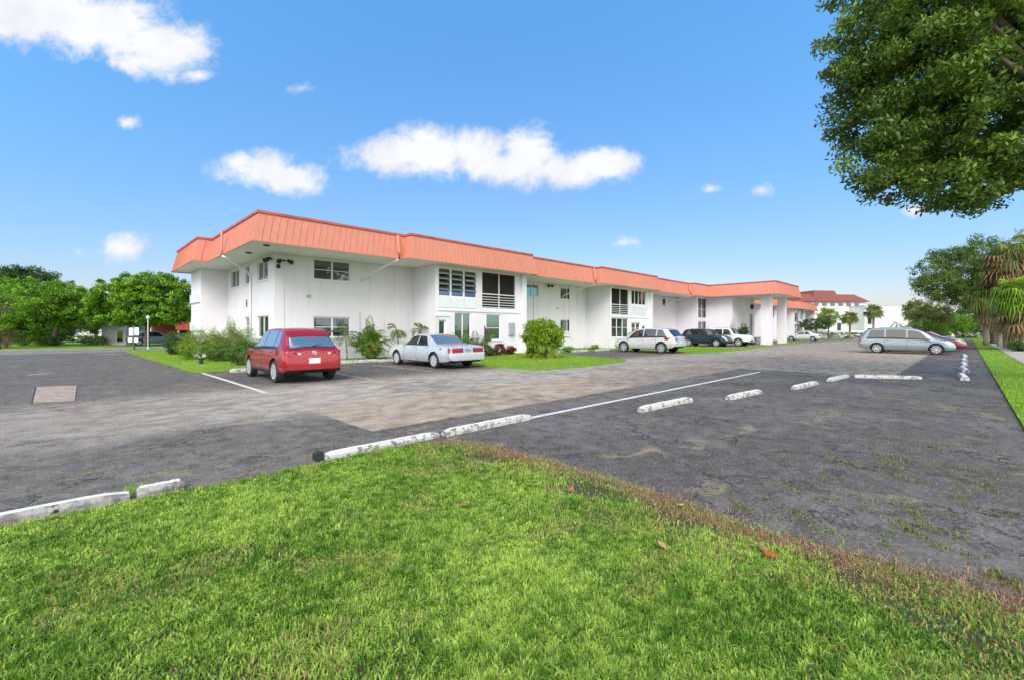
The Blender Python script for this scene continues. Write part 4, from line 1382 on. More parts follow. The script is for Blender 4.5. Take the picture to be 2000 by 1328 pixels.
def make_car(name, label, cat, shape, u, v, heading, paint, wheels, r=.33, side_glass=(), wind=None, rear=None, clad=False, spokes=7, lamps='suv', plate='plate',
             group='cars parked around the lot', glass='carglass', rearglass='carglass', rails=False, cap='rim', handles=()):
    L, Wd = shape.L, shape.W
    dirv = {'+v': TH + math.pi / 2, '-v': TH - math.pi / 2, '+u': TH}[heading] if isinstance(heading, str) else heading
    root = thing(name, label, cat, W(u, v), dirv, group)
    # here (u, v) is the middle of the car; local x from -L/2
    NX, NQ = 72, 30
    xs = sorted(set(np.round(np.concatenate([np.linspace(0, L, NX), [0.015, .04, .08, L - .015, L - .04, L - .08]]), 4)))
    qs = np.linspace(0, 7, NQ)
    verts, faces = [], []
    ring = 2 * NQ - 2
    for x in xs:
        pts = [shape.P(x, q) for q in qs]
        loop = pts + [Vector((p.x, -p.y, p.z)) for p in pts[-2:0:-1]]
        for p in loop: verts.append((p.x - L / 2, p.y, p.z))
    for i in range(len(xs) - 1):
        for j in range(ring):
            k = (j + 1) % ring
            faces.append((i * ring + j, i * ring + k, (i + 1) * ring + k, (i + 1) * ring + j))
    faces.append(tuple(range(ring))[::-1]); faces.append(tuple((len(xs) - 1) * ring + j for j in range(ring)))
    me = bpy.data.meshes.new('body'); me.from_pydata(verts, [], faces); me.update()
    bm = bmesh.new(); bm.from_mesh(me); bmesh.ops.recalc_face_normals(bm, faces=bm.faces); bm.to_mesh(me); bm.free()
    body = bpy.data.objects.new('body', me); COL.objects.link(body)
    cut = []
    for wx in wheels:
        for sd_ in (1, -1):
            c = MB(); c.lathe([(r * 1.19, -.16), (r * 1.19, .20)], 32, axis='y')
            co = c.build('cutter', M['dark'])
            co.location = (wx - L / 2, sd_ * (Wd / 2 - .06), r * 1.02)
            if sd_ < 0: co.rotation_euler[2] = math.pi
            cut.append(co)
    bpy.context.view_layer.update()
    boolean_cut(body, cut)
    me = body.data; me.materials.clear()
    me.materials.append(paint); me.materials.append(M['black']); me.materials.append(M['dark'])
    for p in me.polygons:
        c = p.center
        x = c.x + L / 2
        mi = 0
        for wx in wheels:
            d = math.hypot(x - wx, c.z - r * 1.02)
            if d < r * 1.215 and abs(c.y) < Wd / 2 - .01 and (d < r * 1.18 or abs(p.normal.y) < .55): mi = 2
        if mi == 0 and p.normal.z < -.75 and c.z < .6: mi = 1
        if clad and mi == 0:
            lim = clad if isinstance(clad, float) else .36
            if c.z < lim: mi = 1
        p.material_index = mi
        p.use_smooth = True
    try:
        me.set_sharp_from_angle(angle=R(38))
    except Exception:
        pass
    body.parent = root
    off = -L / 2

    def place(mb, nm, mt, smooth=True, parent=root):
        o = mb.build(nm, mt, parent, smooth=smooth)
        if parent is root: o.location.x = off
        return o

    for sgn in (1, -1):
        for (x0b, x1b, x0t, x1t, q0, q1) in side_glass:
            mb = MB(); shape.patch(mb, [(x0b, q0), (x1b, q0), (x1t, q1), (x0t, q1)], sgn)
            place(mb, 'side_window', M[glass])
        # black surround under the windows
        mb = MB()
        xa = min(g_[0] for g_ in side_glass) - .03; xb = max(g_[1] for g_ in side_glass) + .03
        shape.patch(mb, [(xa, 4.0), (xb, 4.0), (xb, side_glass[0][4]), (xa, side_glass[0][4])], sgn, nx=16, nq=1, off=.008)
        place(mb, 'window_trim', M['black'])
    if wind:
        mb = MB()
        for sgn in (1, -1): shape.patch(mb, [(wind[0], 5.25), (wind[1], 5.15), (wind[1], 7), (wind[0], 7)], sgn, nx=10, nq=6)
        place(mb, 'windscreen', M['carglass'])
    if rear:
        mb = MB()
        for sgn in (1, -1): shape.patch(mb, [(rear[0], rear[2] if len(rear) > 2 else 5.1), (rear[1], 5.3), (rear[1], 7), (rear[0], 7)], sgn, nx=8, nq=8, off=.008)
        place(mb, 'rear_window', M[rearglass])
        if lamps in ('suv', 'crossover'):
            mb = MB(); q_ = rear[2] if len(rear) > 2 else 5.1
            for sgn in (1, -1): shape.patch(mb, [(rear[0] - .03, q_ - .22), (rear[1] + .04, 5.1), (rear[1] + .04, 7), (rear[0] - .03, 7)], sgn, nx=8, nq=8, off=.004)
            place(mb, 'window_surround', M['black'])
    for wx in wheels:
        for sgn in (1, -1):
            wheel(root, wx - L / 2, sgn * (Wd / 2 - .125), r, .215, sgn, spokes, cap)
    # door seams: thin dark strips just proud of the side; handles; mirrors
    mirx = max(g_[1] for g_ in side_glass)
    for sgn in (1, -1):
        seams = handles
        mb = MB()
        for hx in seams:
            shape.patch(mb, [(hx - .006, 1.6), (hx + .006, 1.6), (hx + .006, 4.05), (hx - .006, 4.05)], sgn, nx=1, nq=10, off=.004)
        if seams: place(mb, 'door_seam', M['black'])
        for hx in seams[:-1]:
            p = shape.P(hx + .16, 3.75)
            mb = MB(); mb.box(hx + .07, hx + .26, sgn * p.y - .01, sgn * p.y + sgn * .035, p.z - .015, p.z + .015)
            place(mb, 'door_handle', paint, smooth=False)
        p = shape.P(mirx, 4.1)
        mb = MB(); c = Vector((mirx - .05, sgn * (p.y + .10), p.z + .06))
        mb.hull([(c.x - .04, c.y - sgn * .10, c.z - .05), (c.x - .04, c.y + sgn * .08, c.z - .06), (c.x - .04, c.y + sgn * .08, c.z + .06), (c.x - .04, c.y - sgn * .10, c.z + .05)],
                [(c.x + .07, c.y - sgn * .08, c.z - .035), (c.x + .06, c.y + sgn * .05, c.z - .04), (c.x + .06, c.y + sgn * .05, c.z + .04), (c.x + .07, c.y - sgn * .08, c.z + .03)])
        place(mb, 'side_mirror', paint if lamps != 'suv' else M['black'], smooth=False)
    if rails:
        for sgn in (1, -1):
            mb = MB()
            pts = []
            for k in range(9):
                x = L * .22 + L * .36 * k / 8
                p = shape.P(x, 5.75); pts.append((x, sgn * p.y, p.z + (.05 if 0 < k < 8 else .005)))
            mb.tube(pts, .017, 6); place(mb, 'roof_rail', M['alu'])

    def rearbox(nm, y0, y1, z0, z1, mt, depth=.05, round_=True, lab=None):
        """lamp / plate following the tail surface"""
        mb = MB()
        k = 6
        pts = []
        for i in range(k + 1):
            y = y0 + (y1 - y0) * i / k
            pts.append(y)
        def xs_at(y, z):      # first x where the shell reaches this y and z
            lo = 0.0
            for s_ in range(60):
                x = s_ * .012
                sec = shape.section(x)
                if z <= sec[7][1] and z >= sec[0][1]:
                    # half width at z
                    for q in range(3, 7):
                        if sec[q][1] <= z <= sec[q + 1][1]:
                            tt = (z - sec[q][1]) / max(1e-6, sec[q + 1][1] - sec[q][1])
                            wq = sec[q][0] + (sec[q + 1][0] - sec[q][0]) * tt
                            break
                    else:
                        wq = sec[3][0] * .99
                    if abs(y) <= wq: return x
            return .7
        zs = [z0 + (z1 - z0) * j / 4 for j in range(5)]
        grid = [[(xs_at(y, z) - .012, y, z) for y in pts] for z in zs]
        for j in range(4):
            for i in range(k):
                mb.face([grid[j][i], grid[j][i + 1], grid[j + 1][i + 1], grid[j + 1][i]])
        edge = grid[0] + [grid[j][-1] for j in range(1, 5)] + grid[4][::-1][1:] + [grid[j][0] for j in range(3, 0, -1)]
        for i in range(len(edge)):
            a, b = edge[i], edge[(i + 1) % len(edge)]
            mb.face([a, b, (b[0] + depth, b[1], b[2]), (a[0] + depth, a[1], a[2])])
        o = place(mb, nm, mt, smooth=False)
        if lab: o['label'] = lab
        return o

    hw = Wd / 2
    if lamps == 'suv':
        for sgn in (1, -1):
            y0, y1 = sorted((sgn * hw * .62, sgn * hw * .985))
            rearbox('tail_lamp', y0, y1, .83, 1.04, M['redlens'])
            y0, y1 = sorted((sgn * hw * .42, sgn * hw * .60))
            rearbox('tail_lamp', y0, y1, .86, 1.0, M['redlens'])
            y0, y1 = sorted((sgn * hw * .44, sgn * hw * .54)); rearbox('reversing_lamp', y0, y1, .87, .93, M['whitelens'], depth=.065).location.x -= .012
            # side wrap of the lamp
            mb = MB(); shape.patch(mb, [(.10, 3.55), (.42, 3.75), (.34, 4.0), (.12, 4.0)], sgn, nx=6, nq=4, off=.012); place(mb, 'tail_lamp', M['redlens'])
        rearbox('number_plate', -.17, .17, .60, .76, M[plate], depth=.03)
        rearbox('bumper', -hw * .92, hw * .92, .30, .42, M['black'], depth=.1)
        mb = MB(); mb.lathe([(.070, -.004), (.070, .010), (.058, .014), (.056, .0)], 20, axis='y')
        for a, b in (((-.045, .03), (0, -.0)), ((.045, .03), (0, -.0)), ((-.03, .0), (-.012, -.045)), ((.03, 0), (.012, -.045)), ((-.012, -.045), (0, -.012)), ((.012, -.045), (0, -.012))):
            mb.tube([(a[0], .008, a[1]), (b[0], .008, b[1])], .006, 4)
        em = place(mb, 'emblem', M['chrome']); em.rotation_euler = (0, 0, R(90)); em.location = (off + .025, 0, .93)
        mb = MB(); shape.patch(mb, [(.40, 5.3), (.62, 5.3), (.62, 7), (.40, 7)], 1, nx=3, nq=6, off=.02); shape.patch(mb, [(.40, 5.3), (.62, 5.3), (.62, 7), (.40, 7)], -1, nx=3, nq=6, off=.02)
        place(mb, 'spoiler', paint)
        mb = MB(); mb.tube([(.12, .02, 1.12), (.19, -.28, 1.17)], .012, 5); place(mb, 'wiper', M['black'])
    elif lamps == 'sedan':
        for sgn in (1, -1):
            y0, y1 = sorted((sgn * hw * .26, sgn * hw * .97))
            rearbox('tail_lamp', y0, y1, .68, .87, M['redlens'])
            mb = MB(); shape.patch(mb, [(.03, 3.2), (.20, 3.3), (.20, 3.95), (.03, 3.95)], sgn, nx=5, nq=3, off=.012); place(mb, 'tail_lamp', M['redlens'])
        rearbox('number_plate', -.17, .17, .70, .85, M[plate], depth=.03)
        rearbox('bumper', -hw * .97, hw * .97, .34, .56, paint, depth=.16)
    elif lamps == 'crossover':
        for sgn in (1, -1):
            y0, y1 = sorted((sgn * hw * .55, sgn * hw * .985))
            rearbox('tail_lamp', y0, y1, .92, 1.08, M['redlens'])
        rearbox('number_plate', -.17, .17, .70, .85, M[plate], depth=.03)
    else:
        for sgn in (1, -1):
            mb = MB(); shape.patch(mb, [(.03, 3.2), (.16, 3.3), (.20, 4.3), (.08, 4.2)], sgn, nx=4, nq=5, off=.012); place(mb, 'tail_lamp', M['redlens'])
    # headlights and grille
    for sgn in (1, -1):
        mb = MB(); shape.patch(mb, [(L - .50, 4.0), (L - .05, 3.9), (L - .06, 4.6), (L - .42, 4.75)], sgn, nx=6, nq=4, off=.012); place(mb, 'headlight', M['whitelens'])
    mb = MB(); mb.box(L - .02, L + .012, -hw * .5, hw * .5, .50, .64); place(mb, 'grille', M['black'], smooth=False)
    return root


PL = [(0, .90), (.04, .935), (.15, .965), (.45, .985), (1.2, 1.0), (2.4, 1.0), (3.5, .985), (4.0, .95), (4.25, .88), (4.43, .70)]
def plan(L, nose=.72, tail=.90):
    return [(0, tail), (.05, tail + .04), (.18, .965), (.5, .985), (1.2, 1.0), (L * .6, 1.0), (L - .9, .985), (L - .42, .945), (L - .16, .87), (L, nose)]


# red compact SUV, tail towards the camera
S = CarShape(4.43, 1.84,
             [(0, .74), (.03, .98), (.10, 1.06), (.30, 1.30), (.58, 1.55), (.90, 1.635), (1.6, 1.675), (2.35, 1.645), (2.75, 1.52), (3.35, 1.12), (3.9, 1.03), (4.25, .88), (4.43, .62)],
             [(0, .98), (1.0, 1.02), (3.2, .97), (4.0, .90), (4.43, .6)],
             [(0, .42), (.25, .31), (.9, .25), (3.6, .25), (4.2, .27), (4.43, .40)], plan(4.43, tail=.86), roofw=.60)
make_car('parked_car', 'red compact SUV with silver alloy wheels, tail towards the camera beside the palms', 'car', S, 5.42, 16.25, '+v',
         carpaint('metallic_red_paint', (0.34, 0.004, 0.014), .2, .25), (.88, 3.50), r=.345,
         side_glass=((.62, .98, .78, 1.02, 4.22, 4.93), (1.05, 1.95, 1.09, 1.90, 4.22, 4.96), (2.02, 3.05, 1.97, 2.55, 4.22, 4.93)), wind=(2.62, 3.28), rear=(.14, .50),
         clad=.37, lamps='suv', rearglass='carglasslight', glass='carglasslight', handles=(1.0, 2.0, 3.05), rails=False)

# silver full-size sedan
S = CarShape(5.3, 1.95,
             [(0, .62), (.03, .86), (.12, .965), (.5, 1.0), (1.05, 1.03), (1.55, 1.27), (1.95, 1.42), (2.6, 1.455), (3.05, 1.39), (3.75, 1.03), (4.3, .98), (5.0, .86), (5.22, .72), (5.3, .55)],
             [(0, .88), (1.0, .93), (3.7, .94), (4.6, .86), (5.3, .55)],
             [(0, .36), (.3, .26), (1.2, .22), (4.2, .22), (5.0, .25), (5.3, .36)], plan(5.3, nose=.8, tail=.93), roofw=.61, hoodw=.85)
make_car('parked_car', 'silver full-size sedan with broad red tail lamps, parked between the palms', 'car', S, 12.0, 17.35, '+v',
         carpaint('silver_paint', (0.56, 0.58, 0.62), .35, .3), (1.15, 4.15), r=.325,
         side_glass=((1.62, 2.42, 1.95, 2.42, 4.2, 4.88), (2.50, 3.45, 2.50, 3.0, 4.2, 4.88)), wind=(3.1, 3.7), rear=(1.12, 1.82, 5.15),
         lamps='sedan', plate='plategreen', rearglass='carglasslight', handles=(1.55, 2.46, 3.5), spokes=10)

# silver-white crossover
S = CarShape(4.9, 1.96,
             [(0, .80), (.03, 1.10), (.12, 1.18), (.35, 1.40), (.62, 1.64), (.95, 1.72), (2.0, 1.76), (2.8, 1.70), (3.2, 1.58), (3.9, 1.16), (4.45, 1.05), (4.75, .90), (4.9, .65)],
             [(0, 1.06), (1.0, 1.08), (3.6, 1.0), (4.4, .92), (4.9, .62)],
             [(0, .50), (.3, .36), (1, .27), (4, .27), (4.7, .28), (4.9, .4)], plan(4.9, nose=.74, tail=.88), roofw=.62)
make_car('parked_car', 'silver-white crossover with dark windows parked beside the island lawn', 'car', S, 30.35, 16.4, '+v',
         carpaint('pearl_white_silver_paint', (0.66, 0.665, 0.68), .3, .3), (1.0, 3.95), r=.375,
         side_glass=((.62, 1.35, 1.0, 1.35, 4.22, 4.9), (1.42, 2.35, 1.42, 2.33, 4.22, 4.93), (2.42, 3.6, 2.41, 3.08, 4.22, 4.9)), wind=(3.1, 3.82), rear=(.14, .55),
         lamps='crossover', handles=(1.38, 2.38, 3.62))

# dark blue SUV and the white off-roader behind it, noses out
S = CarShape(4.6, 1.86,
             [(0, .80), (.03, 1.1), (.12, 1.2), (.35, 1.5), (.55, 1.66), (1.0, 1.72), (2.2, 1.74), (2.8, 1.66), (3.4, 1.16), (4.1, 1.08), (4.45, .92), (4.6, .66)],
             [(0, 1.05), (3.4, 1.0), (4.1, .95), (4.6, .62)],
             [(0, .45), (.3, .33), (1, .27), (3.8, .27), (4.4, .30), (4.6, .42)], plan(4.6, nose=.78, tail=.9), roofw=.66)
make_car('parked_car', 'dark blue SUV parked nose out in front of the white off-roader', 'car', S, 45.2, 18.2, '-v',
         carpaint('dark_blue_paint', (0.018, 0.024, 0.055), .4, .3), (.9, 3.6), r=.36,
         side_glass=((.5, 1.3, .66, 1.3, 4.22, 4.93), (1.38, 2.2, 1.38, 2.2, 4.22, 4.93), (2.28, 3.2, 2.28, 2.75, 4.22, 4.9)), wind=(2.85, 3.35), rear=(.14, .5), lamps='plain', rails=True, handles=(1.34, 2.24, 3.2))
S = CarShape(4.5, 1.85,
             [(0, .9), (.03, 1.2), (.10, 1.5), (.22, 1.74), (.6, 1.79), (2.4, 1.80), (2.75, 1.74), (3.15, 1.22), (3.9, 1.16), (4.35, 1.08), (4.5, .72)],
             [(0, 1.12), (3.2, 1.1), (4.2, 1.05), (4.5, .7)],
             [(0, .45), (.3, .38), (1, .32), (3.8, .32), (4.3, .34), (4.5, .45)], plan(4.5, nose=.88, tail=.93), roofw=.70)
make_car('parked_car', 'white boxy off-roader parked nose out behind the dark blue SUV', 'car', S, 47.9, 17.1, '-v',
         carpaint('white_paint_car', (0.72, 0.72, 0.71), .0, .3), (.85, 3.55), r=.385,
         side_glass=((.3, 1.15, .36, 1.15, 4.25, 4.93), (1.25, 2.0, 1.25, 2.0, 4.25, 4.93), (2.1, 2.95, 2.1, 2.6, 4.25, 4.9)), wind=(2.72, 3.1), rear=(.08, .2), lamps='plain', clad=.48, rails=True, handles=(1.2, 2.05, 2.95))

# far white sedan by the end of the building
S2 = CarShape(4.7, 1.84,
              [(0, .62), (.03, .92), (.12, 1.0), (.7, 1.1), (1.3, 1.36), (1.9, 1.46), (2.5, 1.43), (3.3, 1.08), (4.0, .92), (4.5, .74), (4.7, .5)],
              [(0, .9), (1.0, .95), (3.4, .90), (4.2, .80), (4.7, .5)],
              [(0, .36), (.3, .26), (1.2, .22), (3.6, .22), (4.4, .24), (4.7, .36)], plan(4.7, nose=.75, tail=.88), roofw=.62)
make_car('parked_car', 'small far white sedan parked beyond the entrance porch', 'car', S2, 80.3, 17.6, '+v',
         carpaint('far_white_paint', (0.66, 0.67, 0.70), .2, .3), (.95, 3.75), r=.32,
         side_glass=((1.25, 2.0, 1.6, 2.0, 4.2, 4.9), (2.08, 3.1, 2.08, 2.6, 4.2, 4.9)), wind=(2.65, 3.25), rear=(.75, 1.3, 5.2), lamps='sedan', handles=(1.2, 2.04, 3.1))

# silver-blue minivan and its neighbours, noses towards the grass strip
S = CarShape(5.05, 1.96,
             [(0, .85), (.03, 1.12), (.14, 1.26), (.34, 1.52), (.52, 1.67), (.9, 1.74), (2.2, 1.765), (3.0, 1.70), (3.4, 1.56), (4.15, 1.10), (4.55, .98), (4.9, .84), (5.05, .60)],
             [(0, 1.0), (1.2, 1.0), (3.8, .93), (4.6, .84), (5.05, .56)],
             [(0, .45), (.3, .32), (1, .24), (4, .23), (4.8, .25), (5.05, .36)], plan(5.05, nose=.72, tail=.9), roofw=.66)
make_car('parked_car', 'pale silver-blue minivan parked side-on by the end-on wheel stops', 'minivan', S, 41.75, 3.0, '-v',
         carpaint('ice_blue_silver_paint', (0.27, 0.325, 0.36), .5, .3), (1.05, 4.12), r=.34,
         side_glass=((.50, 1.45, .72, 1.45, 4.2, 4.9), (1.55, 2.62, 1.55, 2.60, 4.2, 4.92), (2.72, 3.80, 2.70, 3.32, 4.2, 4.88)), wind=(3.42, 4.1), rear=(.15, .45), lamps='plain', rails=True, handles=(1.5, 2.66, 3.85), spokes=7)
make_car('parked_car', 'grey-green sedan mostly hidden behind the minivan windscreen', 'car', S2, 45.1, 2.9, '-v',
         carpaint('grey_green_paint', (0.30, 0.33, 0.32), .4, .3), (.95, 3.75), r=.32,
         side_glass=((1.25, 2.0, 1.6, 2.0, 4.2, 4.9), (2.08, 3.1, 2.08, 2.6, 4.2, 4.9)), wind=(2.65, 3.25), rear=(.75, 1.3, 5.2), lamps='plain')
make_car('parked_car', 'maroon car whose front end shows past the minivan nose', 'car', S2, 48.2, 2.3, '-v',
         carpaint('maroon_paint', (0.17, 0.012, 0.03), .3, .3), (.95, 3.75), r=.32,
         side_glass=((1.25, 2.0, 1.6, 2.0, 4.2, 4.9), (2.08, 3.1, 2.08, 2.6, 4.2, 4.9)), wind=(2.65, 3.25), rear=(.75, 1.3, 5.2), lamps='plain')
make_car('parked_car', 'pinkish silver car at the far end of the right parking row', 'car', S2, 53.5, 2.3, '-v',
         carpaint('pinkish_silver_paint', (0.50, 0.44, 0.44), .3, .3), (.95, 3.75), r=.32,
         side_glass=((1.25, 2.0, 1.6, 2.0, 4.2, 4.9), (2.08, 3.1, 2.08, 2.6, 4.2, 4.9)), wind=(2.65, 3.25), rear=(.75, 1.3, 5.2), lamps='plain')
w0 = Vector((polar(302, 49), 49, 0)); p0 = UV(w0.x, w0.y)
make_car('parked_car', 'blue-grey car in the shade under the round street tree', 'car', S2, p0[0], p0[1], '+u',
         carpaint('blue_grey_paint', (0.22, 0.25, 0.30), .3, .3), (.95, 3.75), r=.32,  # body paint is a plain blue-grey
         side_glass=((1.25, 2.0, 1.6, 2.0, 4.2, 4.9), (2.08, 3.1, 2.08, 2.6, 4.2, 4.9)), wind=(2.65, 3.25), rear=(.75, 1.3, 5.2), lamps='plain')

# ================================================================== plants
class Leaves:
    def __init__(s): s.q, s.t = [], []
    def add(s, quads, tint): s.q.append(np.asarray(quads, dtype=np.float32)); s.t.append(np.asarray(tint, dtype=np.float32))
    def build(s, name, mat, parent):
        Q = np.concatenate(s.q); T = np.concatenate(s.t)
        n = len(Q)
        return np_mesh(name, Q.reshape(-1, 3), np.arange(n * 4).reshape(n, 4), 4, mat, parent, tint=np.repeat(T, 4))


def rand_leaves(c, n, rad, size, up=.35, asp=.42):
    """n leaves scattered about centres c (k,3) within radius rad"""
    k = len(c)
    idx = np.repeat(np.arange(k), n)
    N = len(idx)
    off = rng.normal(0, 1, (N, 3)); off /= np.linalg.norm(off, axis=1)[:, None] + 1e-9
    rr = np.asarray(rad) if np.ndim(rad) == 0 else np.repeat(rad, n)
    off *= (rng.random(N) ** .45 * rr)[:, None]; off[:, 2] *= .7
    p = c[idx] + off
    d = rng.normal(0, 1, (N, 3)) + off * .8; d[:, 2] -= .25; d /= np.linalg.norm(d, axis=1)[:, None]
    nn = rng.normal(0, .8, (N, 3)); nn[:, 2] += 1.2 * up * 3
    s_ = np.cross(d, nn); s_ /= np.linalg.norm(s_, axis=1)[:, None] + 1e-9
    L = (size * rng.uniform(.65, 1.3, N))[:, None]
    q = np.stack([p - d * L * .5, p + s_ * L * asp * .5, p + d * L * .5, p - s_ * L * asp * .5], 1)
    return q, idx


def ellipsoid_points(n, e, shell=.5):
    out = []
    while len(out) < n:
        d = rng.normal(0, 1, 3); d /= np.linalg.norm(d)
        r_ = shell + (1 - shell) * rng.random() ** .6
        lump = .86 + .28 * float(vnoise(np.array([d[0] * 2 + e[0]]), np.array([d[1] * 2 + d[2] * 2.7]), 1.3)[0])
        out.append((e[0] + d[0] * e[3] * r_ * lump, e[1] + d[1] * e[4] * r_ * lump, e[2] + d[2] * e[5] * r_ * lump))
    return np.array(out)


def tree(name, label, base, crowns, mat, clumps=300, per=60, crad=.5, leaf=.16, trunk=.25, group=None, cat='tree', zmin=None, bark='bark', lean=(0, 0), limbs=12, shell=.5, cull=None, fork=None):
    """crowns: ellipsoids (dx, dy, z, rx, ry, rz) relative to the trunk base"""
    b = Vector(base)
    root = thing(name, label, cat, b, 0, group)
    vol = np.array([c[3] * c[4] * c[5] for c in crowns]) ** .75
    allc = []
    for e, w in zip(crowns, vol / vol.sum()):
        allc.append(ellipsoid_points(max(3, int(clumps * w)), e, shell))
    C = np.concatenate(allc)
    if zmin is not None: C = C[C[:, 2] > zmin]
    if cull is not None: C = C[[cull(c) for c in C]]
    cr = crad * rng.uniform(.6, 1.35, len(C))
    q, idx = rand_leaves(C, per, cr, leaf)
    ct = rng.normal(.5, .22, len(C))
    z0, z1 = C[:, 2].min(), C[:, 2].max()
    t = ct[idx] + rng.normal(0, .14, len(idx))
    L = Leaves(); L.add(q, np.clip(t, 0, .92)); L.build('crown', M[mat], root)
    mb = MB()
    top = np.mean([[c[0], c[1], c[2]] for c in crowns], axis=0)
    fk = Vector(fork) if fork else Vector((lean[0], lean[1], max(.8, z0 * .75 + .15 * z1)))
    mb.tube([(0, 0, -.05), (lean[0] * .15, lean[1] * .15, fk.z * .12), (lean[0] * .5, lean[1] * .5, fk.z * .55), fk], [trunk * 1.35, trunk * 1.05, trunk * .9, trunk * .8], 10)
    for k in range(limbs):
        e = C[rng.integers(len(C))]
        p1 = fk.lerp(Vector(e), .45) + Vector((random.uniform(-.3, .3), random.uniform(-.3, .3), random.uniform(0, .4)))
        mb.tube([fk - Vector((0, 0, trunk * .4)), p1, e], [trunk * .55, trunk * .3, trunk * .06], 6)
        for j in range(3):
            e2 = C[rng.integers(len(C))]
            if (Vector(e2) - p1).length < max(crowns[0][3:6]) * 1.1:
                mb.tube([p1, p1.lerp(Vector(e2), .5) + Vector((0, 0, .1)), e2], [trunk * .25, trunk * .14, trunk * .03], 5)
    mb.build('trunk', M[bark], root, smooth=True)
    return root


def frond(L, base, az, el, length, droop, n=18, leaflet=.4, wid=.03, tint=.5, vee=.6, spread=1.0, rach=None):
    """a feather palm frond; adds leaflets to L and returns the rachis"""
    d = Vector((math.cos(az) * math.cos(el), math.sin(az) * math.cos(el), math.sin(el)))
    p = Vector(base); pts = [p.copy()]
    seg = n
    quads = []
    side = Vector((-math.sin(az), math.cos(az), 0))
    for i in range(seg):
        d = (d + Vector((0, 0, -droop / seg)) * (1 + i / seg)).normalized()
        p = p + d * (length / seg); pts.append(p.copy())
        f = i / seg
        if f < .15: continue
        ll = leaflet * math.sin(min(1, f * 1.15 + .12) * math.pi) ** .6 * random.uniform(.85, 1.1)
        upv = side.cross(d).normalized()
        if upv.z < 0: upv = -upv
        for sg in (1, -1):
            ld = (side * sg * spread + d * .75 + upv * vee * .5 + Vector((0, 0, -.12))).normalized()
            tip = p + ld * ll + Vector((0, 0, -.22 * ll * droop))
            mid = p + ld * ll * .5 + Vector((0, 0, .03 * ll))
            wv = d * wid
            quads.append([p, mid + wv * .6, tip, mid - wv * .6])
    L.add([[tuple(a) for a in q] for q in quads], np.clip(rng.normal(tint, .13, len(quads)), 0, 1))
    return pts


def areca(name, label, base, h, r, n=26, mat='lime', stems=8, group=None, cat='palm', leaf=.34, el=(55, 88), wid=.03, tint=.5, droop=(1.0, 1.9), cane='palmbark', stemh=.3):
    root = thing(name, label, cat, base, random.uniform(0, 6), group)
    L = Leaves(); mb = MB()
    for k in range(n):
        az = random.uniform(0, 2 * math.pi); e = R(random.uniform(*el))
        b = Vector((random.gauss(0, r * .16), random.gauss(0, r * .16), random.uniform(.05, stemh) * h))
        ln = h * random.uniform(.75, 1.15)
        pts = frond(L, b, az, e, ln, random.uniform(*droop), n=20, leaflet=leaf * random.uniform(.8, 1.1), wid=wid, tint=tint + random.uniform(-.25, .25))
        mb.tube([(b.x * .6, b.y * .6, -.03), b] + pts[1:14:3], [.022, .018] + [.012] * len(pts[1:14:3]), 4)
    L.build('fronds', M[mat], root)
    mb.build('stems', M[cane], root)
    return root


def shrub(name, label, base, rx, ry, h, mat='palm', clumps=70, per=55, leaf=.08, crad=.16, group=None, cat='shrub', squared=False):
    root = thing(name, label, cat, base, 0, group)
    if squared:
        C = np.stack([rng.uniform(-rx, rx, clumps), rng.uniform(-ry, ry, clumps), rng.uniform(.12, h, clumps)], 1)
        pick = rng.integers(0, 3, clumps)
        C[pick == 0, 2] = h * rng.uniform(.92, 1, (pick == 0).sum())
    else:
        C = ellipsoid_points(clumps, (0, 0, h * .5, rx, ry, h * .5), .45)
    C = C[C[:, 2] > .05]
    q, idx = rand_leaves(C, per, crad, leaf)
    q[:, :, 2] = np.maximum(q[:, :, 2], .01)
    L = Leaves(); L.add(q, np.clip(rng.normal(.45, .2, len(C))[idx] + rng.normal(0, .13, len(idx)), 0, .92)); L.build('foliage', M[mat], root)
    mb = MB()
    for k in range(7):
        e = C[rng.integers(len(C))]; mb.tube([(random.uniform(-.05, .05), random.uniform(-.05, .05), -.03), (e[0] * .5, e[1] * .5, e[2] * .5), e], [.03, .02, .008], 5)
    mb.build('stems', M['bark'], root)
    return root


def fan_leaf(L, base, az, el, pet, rad, tint, droop=.4, n=15):
    d = Vector((math.cos(az) * math.cos(el), math.sin(az) * math.cos(el), math.sin(el)))
    c = Vector(base) + d * pet
    side = d.cross(Vector((0, 0, 1))).normalized() if abs(d.z) < .98 else Vector((1, 0, 0))
    quads = []
    for i in range(n):
        a = (i / (n - 1) - .5) * math.pi * 1.35
        ld = (d * math.cos(a) + side * math.sin(a)).normalized()
        l = rad * (1 - .25 * abs(a) / 2.1) * random.uniform(.88, 1.08)
        mid = c + ld * l * .55
        tip = c + ld * l + Vector((0, 0, -droop * l * random.uniform(.6, 1.2)))
        w = ld.cross(side.cross(d)).normalized() * rad * .075
        quads.append([c, mid + w, tip, mid - w])
    L.add([[tuple(a) for a in q] for q in quads], np.clip(rng.normal(tint, .12, n), 0, 1))


